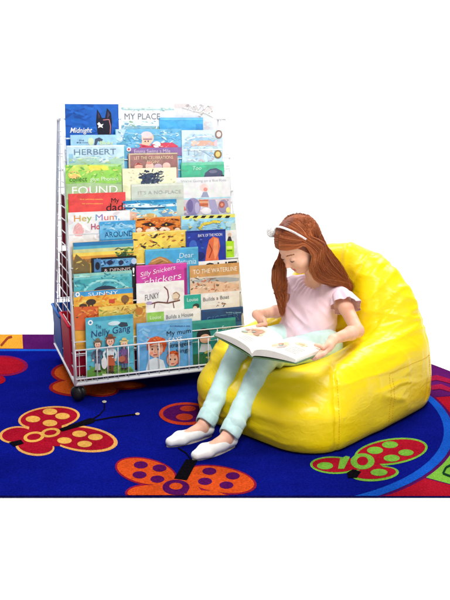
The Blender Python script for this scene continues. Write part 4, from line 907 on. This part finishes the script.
for i, (cu, cv, ru, rv, c) in enumerate([(.50, .40, .27, .24, 3), (.58, .42, .16, .15, 0), (.42, .32, .10, .13, 1), (.72, .34, .09, .09, 2), (.36, .48, .07, .07, 1), (.62, .56, .08, .06, 4), (.55, .38, .05, .05, 1), (.48, .44, .04, .05, 4), (.66, .44, .04, .04, 1)]): patch(-1, cu, cv, ru, rv, art[c], 0.0018 + 0.0003 * i)
for i, (cu, cv, ru, rv, c) in enumerate([(.36, .60, .19, .24, 3), (.3, .6, .10, .13, 0), (.44, .66, .08, .12, 2), (.66, .28, .14, .10, 3), (.34, .54, .05, .06, 1), (.40, .62, .04, .05, 4), (.66, .28, .07, .05, 0)]): patch(1, cu, cv, ru, rv, art[c], 0.0006 + 0.0003 * i)
for sd_, us, vs_ in ((-1, (.2, .46), [.70, .76, .82, .88]), (1, (.58, .88), [.5, .57, .64, .71, .78])):
    for v in vs_:
        q = [page_pt(sd_, us[0], v, .002), page_pt(sd_, (us[0] + us[1]) / 2, v, .002), page_pt(sd_, us[1], v, .002), page_pt(sd_, us[1], v + .018, .002), page_pt(sd_, (us[0] + us[1]) / 2, v + .018, .002), page_pt(sd_, us[0], v + .018, .002)]
        mp_.add(q, [(0, 1, 4, 5), (1, 2, 3, 4)], ink((176, 172, 168), .1))
mp_.build('pages', ob)

girl = empty('person', (PM[0], PM[1], 0.2), 'girl in pink top and mint trousers sitting on the yellow bean bag reading', 'person')
skin = bpy.data.materials.new('skin'); skin.use_nodes = True
nt = skin.node_tree; b = nt.nodes['Principled BSDF']; b.inputs['Roughness'].default_value = 0.48; b.inputs['Specular IOR Level'].default_value = 0.35
b.inputs['Subsurface Weight'].default_value = 0.15; b.inputs['Subsurface Radius'].default_value = (0.012, 0.004, 0.002); b.inputs['Subsurface Scale'].default_value = 0.5
tc = nt.nodes.new('ShaderNodeTexCoord'); nz = nt.nodes.new('ShaderNodeTexNoise'); nz.inputs['Scale'].default_value = 24; nz.inputs['Detail'].default_value = 5
rp_ = nt.nodes.new('ShaderNodeValToRGB'); rp_.color_ramp.elements[0].position = .3; rp_.color_ramp.elements[1].position = .72
rp_.color_ramp.elements[0].color = rgb((226, 166, 138)); rp_.color_ramp.elements[1].color = rgb((241, 192, 168))
nt.links.new(tc.outputs['Object'], nz.inputs['Vector']); nt.links.new(nz.outputs['Fac'], rp_.inputs['Fac']); nt.links.new(rp_.outputs['Color'], b.inputs['Base Color'])
lipm = mat('lips', (206, 112, 108), rough=0.4, var=0.06, scale=80); browm = mat('eyebrow', (150, 92, 64), rough=0.8, var=0.15, scale=200)

H = 0.0027
B = Field((-0.30, 2.52, RZ - 0.004), (0.60, 3.42, 0.83), H)
AXH = (hl, hf, hu)
B.ell(hd(0, -0.008, 0.012), (0.073, 0.090, 0.086), AXH, 0.01)
B.ell(hd(0, 0.034, -0.045), (0.055, 0.052, 0.062), AXH, 0.03)
B.ell(hd(0, 0.055, -0.084), (0.024, 0.020, 0.018), AXH, 0.025)
for sg in (-1, 1):
    B.ell(hd(sg * 0.034, 0.052, -0.040), (0.026, 0.026, 0.026), AXH, 0.02)
    B.ell(hd(sg * 0.031, 0.094, -0.008), (0.017, 0.014, 0.011), AXH, 0.014, 'd')
    B.ell(hd(sg * 0.030, 0.071, -0.011), (0.0145, 0.0115, 0.0110), AXH, 0.003)
    B.ell(hd(sg * 0.074, -0.010, -0.020), (0.010, 0.018, 0.027), AXH, 0.006)
B.cone(hd(0, 0.079, -0.006), hd(0, 0.096, -0.034), 0.0065, 0.0085, 0.010)
for sg in (-1, 1): B.ell(hd(sg * 0.0085, 0.089, -0.037), (0.0062, 0.007, 0.0055), AXH, 0.005)
B.cone(hd(-0.014, 0.078, -0.0585), hd(0.014, 0.078, -0.0585), 0.0050, 0.0050, 0.005); B.cone(hd(0, 0.083, -0.0575), hd(0, 0.083, -0.058), 0.0058, 0.0058, 0.006)
B.cone(hd(-0.011, 0.078, -0.0665), hd(0.011, 0.078, -0.0665), 0.0056, 0.0056, 0.005)
NB = SM + tu * 0.02
B.chain([hd(0, -0.035, -0.045), seg(hd(0, -0.035, -0.045), NB, 0.55), NB], [0.044, 0.038, 0.046], 0.02)
# torso
AXT = (tl, tf, tu)
B.ell(SM - tu * 0.055, (0.100, 0.070, 0.085), AXT, 0.03); B.ell(seg(PM, SM, 0.42), (0.092, 0.072, 0.085), AXT, 0.04); B.ell(PM + tu * 0.01, (0.10, 0.085, 0.075), AXT, 0.04)
B.chain([SM + tl * 0.03 + tu * .005, SL - tu * 0.008], [0.040, 0.034], 0.03); B.chain([SM - tl * 0.03 + tu * .005, SR_ - tu * 0.008], [0.040, 0.034], 0.03)
# arms
B.chain([SL - tu * 0.006, seg(SL, EL, .35), EL], [0.032, 0.0285, 0.0245], 0.012); B.chain([EL, seg(EL, WL, .3), WL], [0.0245, 0.0255, 0.0170], 0.012)
B.chain([SR_ - tu * 0.006, ER], [0.032, 0.0245], 0.012); B.chain([ER, seg(ER, WR_, .3), WR_], [0.0245, 0.0255, 0.0170], 0.012)
# legs and feet
B.chain([HL, KL, seg(KL, AL, .3), AL + BZ * .012], [0.054, 0.033, 0.028, 0.020], 0.02); B.chain([HR, KR, seg(KR, AR, .3), AR + BZ * .012], [0.054, 0.033, 0.028, 0.020], 0.02)
def foot(Fd, an, fdir, grow, k=0.012):
    sx = A((-fdir[1], fdir[0], 0)); z0 = RZ + 0.010
    heel = A((an[0], an[1], 0)) - fdir * 0.020; toe = heel + fdir * 0.157
    ball = heel + fdir * 0.116
    def P(p, z): return A((p[0], p[1], z0 + z))
    Fd.cone(P(heel, 0.022), P(seg(heel, ball, .5), 0.017), 0.0205 + grow, 0.0195 + grow, k)
    for o, rr in ((-0.012, 0.0175), (0.012, 0.0165)):
        Fd.cone(P(seg(heel, ball, .4), 0.018), P(ball + sx * o, 0.011), 0.018 + grow, rr + grow, k)
        Fd.cone(P(ball + sx * o, 0.011), P(toe + sx * o * 0.45, 0.007), rr + grow, 0.0115 + grow, k)
    return heel, ball, toe, sx, z0
for an, fdv in ((AL, FLd), (AR, FRd)):
    h_, bl_, t_, sx_, z0_ = foot(B, an, fdv, 0.0)
    kn_ = KL if an is AL else KR
    B.cone(seg(an, kn_, 0.04), A((h_[0], h_[1], z0_ + 0.028)) + fdv * 0.020, 0.019, 0.021, 0.012)
    B.cone(A((an[0], an[1], an[2] + 0.000)) + fdv * .006, seg(A((h_[0], h_[1], z0_ + 0.02)), A((bl_[0], bl_[1], z0_ + 0.02)), .72), 0.021, 0.016, 0.012)
# hands: palm outside the page edge, thumb on top, four fingers curled underneath
def hand(wr, edge, inward, along, up, spread):
    """edge: point of the book edge under the thumb; inward: into the page; along: along the edge, towards the little finger"""
    inward, along, up = nrm(inward), nrm(along), nrm(up)
    kn = [edge - inward * 0.020 - up * 0.008 + along * (q - 1.5) * 0.0142 for q in range(4)]
    pal = edge - inward * 0.036 - up * 0.001
    B.chain([wr, seg(wr, pal, 0.55)], [0.0185, 0.017], 0.01)
    for q in range(4): B.cone(seg(wr, pal, 0.45) + along * (q - 1.5) * 0.007, kn[q], 0.0120, 0.0068, 0.005)
    ln = (0.030, 0.034, 0.032, 0.026)
    for q in range(4):
        k0 = kn[q]; p1 = k0 + inward * 0.016 - up * 0.012; p2 = p1 + inward * ln[q] * 0.62 - up * 0.002; p3 = p2 + inward * ln[q] * 0.5 + up * 0.003
        B.chain([k0, p1, p2, p3], [0.0066, 0.0060, 0.0056, 0.0048], 0.0015)
    t0 = seg(wr, pal, 0.5) - along * 0.018 + up * 0.006; t1 = edge - inward * 0.014 - along * 0.024 + up * 0.012; t2 = edge + inward * 0.010 - along * 0.020 + up * 0.0125; t3 = t2 + inward * 0.016 + along * 0.003 - up * 0.001
    B.chain([t0, t1, t2, t3], [0.0100, 0.0078, 0.0068, 0.0056], 0.003)
eL = page_pt(1, 1.0, 0.30); hand(WL, eL, page_pt(1, 0.8, 0.30) - eL, nrm(A(RN) - A(RF)) * -1, np.cross(RF - RN, G1 - RN) * (1 if np.cross(RF - RN, G1 - RN)[2] > 0 else -1), 1)
eR = page_pt(-1, 0.80, 0.0); hand(WR_, eR, page_pt(-1, 0.80, 0.2) - eR, LN - G1, BZ, 1)
V, Fc = B.mesh(); V = relax(V, Fc, 2)
cen = V[Fc].mean(1); q = cen - HC; ql, qf, qu = q @ hl, q @ hf, q @ hu
mi = np.zeros(len(Fc), int)
mi[(np.abs(ql) < 0.0175 - 0.25 * np.abs(qu + 0.0625)) & (qu > -0.0715 + 9 * ql ** 2) & (qu < -0.0570 + 5 * ql ** 2) & (qf > 0.06) ] = 1
mi[(np.abs(np.abs(ql) - 0.031) < 0.016) & (qf > 0.05) & (np.abs(qu - 0.0135 + 4.0 * (np.abs(ql) - 0.029) ** 2 * 2) < 0.0026)] = 2
body = link_mesh('body', V, Fc, [skin, lipm, browm], girl, mi)
lash = mat('eyelash', (84, 48, 36), rough=0.8, var=0.0)
for sg in (-1, 1):
    m = MB(); pts = []
    for i in range(9):
        a = -1 + 2 * i / 8; l = 0.0135 * a
        pts.append(hd(sg * 0.030 + l, 0.071 + 0.0118 * math.sqrt(max(0.0, 1 - (l / 0.0150) ** 2 * 0.9)) + .0002, -0.0155 + 0.0035 * a * a))
    m.tube(pts, [0.0009 + 0.0008 * math.sin(math.pi * i / 8) for i in range(9)], lash, 6); m.build('eyelash', girl)

# --- trousers
mint = mat('mint_denim', (206, 236, 233), rough=0.8, spec=0.15, var=0.10, scale=30, bump=0.0010, bscale=420, sheen=0.1)
T = Field((-0.20, 2.60, 0.03), (0.56, 3.42, 0.40), 0.0040)
T.ell(PM + tu * 0.005, (0.122, 0.100, 0.082), AXT, 0.02)
for hp, kn, an in ((HL, KL, AL), (HR, KR, AR)):
    top = an + (kn - an) * 0.11
    T.chain([hp, seg(hp, kn, .6), kn, seg(kn, top, .35), seg(kn, top, .75), top], [0.070, 0.052, 0.0430, 0.0400, 0.0355, 0.0345], 0.014)
    ax_ = nrm(an - kn); c0 = an + (kn - an) * 0.075
    T.cut_near(an + (kn - an) * 0.095, ax_, 0.062)
V, Fc = T.mesh()
keep = np.ones(len(V), bool)
V = relax(V, Fc, 2); Nn = vnormals(V, Fc)
dsp = np.zeros(len(V))
for kn, an, sd_ in ((KL, AL, 1), (KR, AR, 2)):
    L = np.linalg.norm(an - kn); ax_ = (an - kn) / L
    t = (V - kn) @ ax_ / L; rad = np.linalg.norm((V - kn) - np.outer((V - kn) @ ax_, ax_), axis=1)
    on = (rad < 0.075) & (t > -0.15) & (t < 1.05)
    q = np.stack([t * 9 + 1.5 * np.sin(V[:, 0] * 30), V[:, 0] * 9, V[:, 1] * 9], 1)
    wgt = np.clip((t - 0.55) / 0.3, 0.25, 1) * np.clip((0.90 - t) / 0.08, 0, 1) * on
    dsp += wgt * (0.0085 * np.maximum(ridge(q, 0.75, sd_), 0) ** 1.5 + 0.0045 * vnoise(q, 1.7, sd_ + 4))
    knee = np.exp(-((t + 0.02) / 0.10) ** 2) * on
    dsp += knee * 0.007 * ridge(np.stack([t * 24, V[:, 0] * 10, V[:, 1] * 10], 1), 1.0, sd_ + 8)
thi = np.zeros(len(V))
dsp += 0.0022 * vnoise(V * A((1, 1, 1.6)), 28, 6)
V = V + Nn * dsp[:, None]
trou = link_mesh('trousers', V, Fc, mint, girl)
mintc = mat('mint_denim', (198, 230, 228), rough=0.85, spec=0.1, var=0.10, scale=50, bump=0.0006, bscale=700)
for kn, an in ((KL, AL), (KR, AR)):                       # turned-up cuffs
    ax_ = Vector(nrm(an - kn)); c = Vector(an + (kn - an) * 0.10); a = ax_.cross(Vector((0, 0, 1))).normalized(); b2 = ax_.cross(a)
    m = MB(); vs = []; fs = []; n = 40; prof = [(-0.020, 0.0350), (-0.019, 0.0380), (-0.008, 0.0398), (0.012, 0.0394), (0.022, 0.0388), (0.0245, 0.0365), (0.020, 0.0330), (-0.004, 0.0315)]
    for (h_, r_) in prof:
        for i in range(n):
            w_ = 2 * math.pi * i / n; rr = r_ * (0.97 + 0.035 * math.sin(3 * w_ + h_ * 60) + 0.015 * math.sin(7 * w_ + 1))
            vs.append(c + ax_ * (h_ + 0.003 * math.sin(2 * w_ + 1)) + (a * math.cos(w_) + b2 * math.sin(w_)) * rr)
    for j in range(len(prof) - 1):
        for i in range(n): fs.append((j * n + i, j * n + (i + 1) % n, (j + 1) * n + (i + 1) % n, (j + 1) * n + i))
    m.add(vs, fs, mintc, True); m.build('trouser_cuff', girl)

# --- pink top
pink = mat('pink_cotton', (246, 214, 227), rough=0.85, spec=0.1, var=0.05, scale=25, bump=0.0005, bscale=600, sheen=0.1)
S = Field((0.12, 2.88, 0.16), (0.62, 3.46, 0.62), 0.0040)
S.ell(SM - tu * 0.060, (0.112, 0.083, 0.092), AXT, 0.03); S.ell(seg(PM, SM, 0.40), (0.110, 0.092, 0.095), AXT, 0.05); S.ell(PM + tu * 0.03, (0.128, 0.112, 0.075), AXT, 0.04)
S.chain([SM + tl * 0.03 + tu * .008, SL - tu * 0.004], [0.044, 0.040], 0.03); S.chain([SM - tl * 0.03 + tu * .008, SR_ - tu * 0.004], [0.044, 0.040], 0.03)
S.cone(NB + tf * 0.028 + tu * 0.052, NB + tf * 0.008 + tu * 0.02, 0.062, 0.046, 0.008, 'd')
S.cut(PM - tu * 0.006 + tf * 0.0, -nrm(tu * 1.0 - tf * 0.25))
V, Fc = S.mesh(); V = relax(V, Fc, 2); Nn = vnormals(V, Fc)
q = np.stack([(V - PM) @ tl, (V - PM) @ tf, (V - PM) @ tu * 0.4], 1)
low = np.clip(1 - (V - PM) @ tu / 0.22, 0.15, 1)
V = V + Nn * (low * (0.0135 * np.maximum(ridge(q + 0.25 * vnoise(V, 12, 3)[:, None] * 0.1, 17, 2), 0) ** 1.5 + 0.006 * vnoise(q, 26, 5)) + 0.0045 * ridge(np.stack([V[:, 2] + V[:, 0], V[:, 1] * .5, V[:, 0] * .5], 1), 24, 7))[:, None]
rn = V - NB; an_ = np.arctan2(rn @ tl, rn @ tf); V = V + Nn * (0.0026 * np.sin(an_ * 24 + 2 * vnoise(V, 14, 2)) * np.exp(-(np.linalg.norm(rn, axis=1) / 0.095) ** 4))[:, None]
top_ = link_mesh('top', V, Fc, pink, girl)
for sh, el, sg in ((SL, EL, 1), (SR_, ER, -1)):           # flutter sleeves
    ad = Vector(nrm(el - sh)); out = Vector(tl * sg); m = MB(); vs = []; fs = []; n = 44; nr = 9
    a = (out - ad * out.dot(ad)).normalized(); b2 = ad.cross(a)
    for side_ in (0, 1):
        for j in range(nr + 1):
            t = j / nr
            for i in range(n):
                w_ = 2 * math.pi * i / n; drop = 0.062 + 0.014 * math.cos(w_)
                rr = 0.0415 + 0.016 * t ** 1.2 + 0.0055 * t * math.sin(7 * w_ + 1.0) + 0.003 * t * math.sin(13 * w_) - side_ * 0.0016
                base = Vector(sh) - ad * 0.020 + Vector(tl * sg) * (0.004)
                vs.append(base + ad * (drop * t * 1.25) + (a * math.cos(w_) + b2 * math.sin(w_)) * rr * (0.80 + 0.20 * min(1, t * 3)))
    k = n * (nr + 1)
    for s2 in (0, 1):
        for j in range(nr):
            for i in range(n):
                f = (j * n + i, j * n + (i + 1) % n, (j + 1) * n + (i + 1) % n, (j + 1) * n + i); f = tuple(x + s2 * k for x in f); fs.append(f if s2 else f[::-1])
    for i in range(n): fs.append((nr * n + i, nr * n + (i + 1) % n, k + nr * n + (i + 1) % n, k + nr * n + i))
    m.add(vs, fs, pink, True); m.build('sleeve', girl)

# --- ballet flats
leather = mat('white_leather', (240, 238, 236), rough=0.4, spec=0.45, var=0.05, scale=40, bump=0.0004, bscale=300)
solem = mat('shoe_sole', (196, 186, 176), rough=0.7, var=0.1, scale=50)
for an, fdv in ((AL, FLd), (AR, FRd)):
    Sf = Field((an[0] - .24, an[1] - .24, RZ - .01), (an[0] + .12, an[1] + .14, 0.12), 0.003)
    h_, bl_, t_, sx_, z0_ = foot(Sf, an, fdv, 0.0034)
    Sf.cut((0, 0, RZ + 0.0055), (0, 0, -1), 0.002)
    op = A((h_[0], h_[1], z0_ + 0.056)) + fdv * 0.048                      # opening over the instep
    Sf.ell(op, (0.070, 0.0205, 0.034), (fdv, sx_, BZ), 0.004, 'd')
    Sf.cut(A((h_[0], h_[1], z0_ + 0.043)), (0, 0, 1), 0.004)
    V, Fc = Sf.mesh(); V = relax(V, Fc, 2)
    so = link_mesh('shoe', V, Fc, leather, girl)
    m = MB(); n = 30; vs = []
    heel2, toe2 = A((h_[0], h_[1], 0)), A((t_[0], t_[1], 0))
    out = []
    for i in range(n):
        a = 2 * math.pi * i / n; x = math.cos(a); y = math.sin(a); L = np.linalg.norm(toe2 - heel2) / 2 + 0.0155
        wd = 0.0225 + 0.0055 * x - 0.004 * max(0, x - .6)
        out.append((heel2 + toe2) / 2 + fdv * x * L + sx_ * y * wd * (1 - 0.12 * abs(x)))
    m.add([(p[0], p[1], RZ + .0012) for p in out] + [(p[0], p[1], RZ + .0075) for p in out], [tuple(range(n))[::-1], tuple(range(n, 2 * n))] + [(i, (i + 1) % n, n + (i + 1) % n, n + i) for i in range(n)], solem)
    m.build('sole', so)

# --- hair: thousands of fine strands from a parting, falling to the front on her right, over the shoulder on her left
hairm = bpy.data.materials.new('auburn_hair'); hairm.use_nodes = True
nt = hairm.node_tree; b = nt.nodes['Principled BSDF']; b.inputs['Roughness'].default_value = 0.36; b.inputs['Specular IOR Level'].default_value = 0.5
b.inputs['Specular Tint'].default_value = (1.0, 0.72, 0.5, 1)
at_ = nt.nodes.new('ShaderNodeAttribute'); at_.attribute_name = 'tone'
rp_ = nt.nodes.new('ShaderNodeValToRGB'); e = rp_.color_ramp.elements; e[0].position = 0; e[1].position = 1; e[0].color = rgb((110, 50, 28)); e[1].color = rgb((222, 140, 90))
e2 = e.new(0.5); e2.color = rgb((172, 90, 52))
nt.links.new(at_.outputs['Fac'], rp_.inputs['Fac']); nt.links.new(rp_.outputs['Color'], b.inputs['Base Color'])
def catmull(P, n):
    P = [2 * P[0] - P[1]] + P + [2 * P[-1] - P[-2]]; out = []
    m_ = len(P) - 3
    for i in range(n + 1):
        t = i / n * m_; k = min(int(t), m_ - 1); f = t - k; p0, p1, p2, p3 = P[k:k + 4]
        out.append(0.5 * ((2 * p1) + (-p0 + p2) * f + (2 * p0 - 5 * p1 + 4 * p2 - p3) * f * f + (-p0 + 3 * p1 - 3 * p2 + p3) * f ** 3))
    return out
def scalp(th, ph, sg, k):
    d = (hu * math.cos(th) + hf * math.sin(th)) * math.cos(ph) + hl * sg * math.sin(ph)
    l, f, u = d @ hl, d @ hf, d @ hu
    r_ = 1 / math.sqrt((l / 0.079) ** 2 + (f / 0.098) ** 2 + (u / 0.098) ** 2)
    return HC + hf * -0.008 + hu * 0.012 + d * r_ * k
HV = []; HF = []; tone = []
def strand(pts, r0, r1, tn, ns=3):
    o = len(HV); n = len(pts)
    for i, p in enumerate(pts):
        t = pts[min(i + 1, n - 1)] - pts[max(i - 1, 0)]; t = t / (np.linalg.norm(t) + 1e-9)
        a = np.cross(t, (0.31, 0.2, 0.93)); a = a / (np.linalg.norm(a) + 1e-9); c = np.cross(t, a)
        r_ = r0 + (r1 - r0) * (i / (n - 1)) ** 2
        for q in range(ns):
            w_ = 2 * math.pi * q / ns; HV.append(p + (a * math.cos(w_) + c * math.sin(w_)) * r_); tone.append(tn)
    for i in range(n - 1):
        for q in range(ns): HF.append((o + i * ns + q, o + i * ns + (q + 1) % ns, o + (i + 1) * ns + (q + 1) % ns, o + (i + 1) * ns + q))
hr = np.random.default_rng(3)
LOCKS = [hr.normal(0, 1, 3) for _ in range(120)]
for i in range(15000):
    sg = 1 if hr.random() < 0.60 else -1
    k = 1.0 + 0.055 * hr.random(); w_ = hr.random(); w3 = hr.normal(0, 1, 3)
    back = hr.random() < 0.42
    if back:                                              # from the crown down the back of the head
        psi = hr.random(); th0 = R(float(np.clip(-38 + 13 * hr.normal(), -75, -14))); lk = int(psi * 29) + 60
        path = [(th0 - t_ * R(72) * (1 - psi) ** 1.2, t_ * (0.04 + 1.20 * psi)) for t_ in (0.0, 0.35, 0.7, 1.0)]; q = 0
    else:                                                 # from the parting over the side of the head
        th = R(-36 + 106 * hr.random() ** 0.75); q = (th - R(-36)) / R(106); lk = int(q * 29)
        path = [(th - 0.03 * p_, p_ + 0.01) for p_ in (0.0, 0.45, 0.9, 1.24)]
    lock = LOCKS[lk + (30 if sg > 0 else 0)]
    jit = hr.normal(0, 1, 3) * 0.0036 + lock * 0.0014
    P = [scalp(a_, p_, sg, (0.95 if back else 0.972, 1 + (k - 1) * 0.35, k, k)[n_]) + jit * min(1, p_) * 0.35 for n_, (a_, p_) in enumerate(path)]
    if sg < 0 and not back and q > 0.08:                  # the long lock hanging straight down in front of her right shoulder
        e0 = hd(-0.076, 0.016 + 0.040 * q, -0.012) + A((0, 0, -0.012))
        off = A((-0.018 + 0.058 * hr.random(), -0.012 + 0.03 * hr.random(), 0)); zl = 0.392 + 0.15 * hr.random()
        P += [e0 + off * 0.35, A((0.212, 3.120, 0.58)) + off * 0.75 + jit, A((0.214, 3.110, 0.5)) + off * 0.75 + jit, A((0.230, 3.100, zl)) + off * (0.25 + 2.5 * (zl - 0.392)) + jit * 0.6]
    elif sg < 0:                                          # back of the head, falling behind her right shoulder
        P += [SM - tf * (0.085 + .02 * w_) - tl * (0.02 + 0.05 * hr.random()) + jit + BZ * 0.05, SM - tf * (0.10 + .02 * w_) - tl * (0.02 + 0.06 * hr.random()) - tu * 0.07 + jit, SM - tf * 0.11 - tl * (0.02 + 0.06 * hr.random()) - tu * (0.12 + .05 * hr.random()) + jit]
    else:                                                 # her left: a wide straight sheet swept back across the shoulder
        e_ = (0.52 + 0.5 * (1 - psi)) if back else 0.56 * (1 - q)
        e_ = float(np.clip(e_ + hr.normal(0, 0.05), 0, 1.05))
        if not back: P += [hd(0.086 + 0.006 * w_, -0.048 + 0.066 * q, -0.034) + jit]
        P += [seg((0.340, 3.020, 0.606), (0.424, 3.125, 0.640), e_) + w3 * 0.003 + jit,
              seg((0.366, 3.046, 0.556), (0.470, 3.165, 0.580), e_) + w3 * 0.003 + jit * 1.2,
              seg((0.448, 3.118, 0.522), (0.495, 3.185, 0.530), e_) + w3 * 0.004 + jit * 1.4,
              seg((0.492, 3.160, 0.494), (0.525, 3.225, 0.484), hr.random()) + w3 * 0.006 + jit * 1.6]
    tn = float(np.clip(0.5 + 0.10 * lock[0] + hr.normal(0, 0.27), 0, 1))
    strand(catmull(P, 18), 0.00060, 0.00026, tn)
for i in range(240):                                      # a few stray hairs
    sg = 1 if hr.random() < 0.5 else -1; th = R(-110 + 160 * hr.random()); jit = hr.normal(0, 1, 3) * 0.006
    P = [scalp(th, p_, sg, 0.99 + 0.075 * min(1, p_ * 2) + 0.03 * p_ * hr.random()) + jit * p_ for p_ in (0.0, 0.5, 0.95)]
    strand(catmull(P, 8), 0.0004, 0.0002, float(hr.random()))
HVa = np.array(HV); HFa = np.array(HF)
hair = link_mesh('hair', HVa, HFa, hairm, girl)
at2 = hair.data.attributes.new('tone', 'FLOAT', 'POINT'); at2.data.foreach_set('value', np.array(tone, np.float32))
capf = Field(HC - 0.16, HC + 0.16, 0.004)                 # the mass of hair the strands lie on
capf.ell(hd(0, -0.010, 0.014), (0.0775, 0.0945, 0.0945), AXH, 0.004)
capf.ell(hd(0, 0.102, -0.056), (0.120, 0.100, 0.128), AXH, 0.006, 'd'); capf.cut(hd(0, 0, -0.055), -hu + hf * 0.3)
V, Fc = capf.mesh()
cap = link_mesh('hair_cap', V, Fc, mat('auburn_underhair', (112, 50, 26), rough=0.5, var=0.35, scale=90), hair)
# --- white headband with a pompom
bandm = mat('white_satin', (251, 250, 249), rough=0.5, var=0.03, scale=40)
hb = MB(); pts = []
for i in range(25):
    a = R(-84 + 156 * i / 24); pts.append(scalp(R(16), abs(a), 1 if a > 0 else -1, 1.075))
vs = []; fs = []
for i, p in enumerate(pts):
    t = nrm(pts[min(i + 1, 24)] - pts[max(i - 1, 0)]); o_ = nrm(p - HC); sd2 = np.cross(t, o_)
    for q in range(8):
        w_ = 2 * math.pi * q / 8; vs.append(p + o_ * math.cos(w_) * 0.0022 + sd2 * math.sin(w_) * 0.0048)
for i in range(24):
    for q in range(8): fs.append((i * 8 + q, i * 8 + (q + 1) % 8, (i + 1) * 8 + (q + 1) % 8, (i + 1) * 8 + q))
hb.add(vs, fs, bandm, True); band = hb.build('headband', girl)
pm = MB(); pc = Vector(at(272, 231.5, 3.10)); pr = random.Random(2)
pm.sphere(pc, 0.0205, bandm)
for i in range(900):
    d = Vector((pr.gauss(0, 1), pr.gauss(0, 1), pr.gauss(0, 1))).normalized(); e1 = d.orthogonal().normalized(); e2_ = d.cross(e1); L = 0.0222 + 0.0025 * pr.random(); a = pr.random() * 6
    s1 = e1 * math.cos(a) + e2_ * math.sin(a)
    pm.add([pc + d * 0.014 - s1 * .0009, pc + d * 0.014 + s1 * .0009, pc + d * L + s1 * .0014, pc + d * L * 1.03, pc + d * L - s1 * .0014], [(0, 1, 2, 3, 4)], bandm)
pm.build('pompom', band)
SC.view_settings.view_transform = 'Standard'; SC.view_settings.look = 'None'; SC.view_settings.exposure = 0; SC.view_settings.gamma = 1
SC.cycles.max_bounces = 6; SC.cycles.use_denoising = True
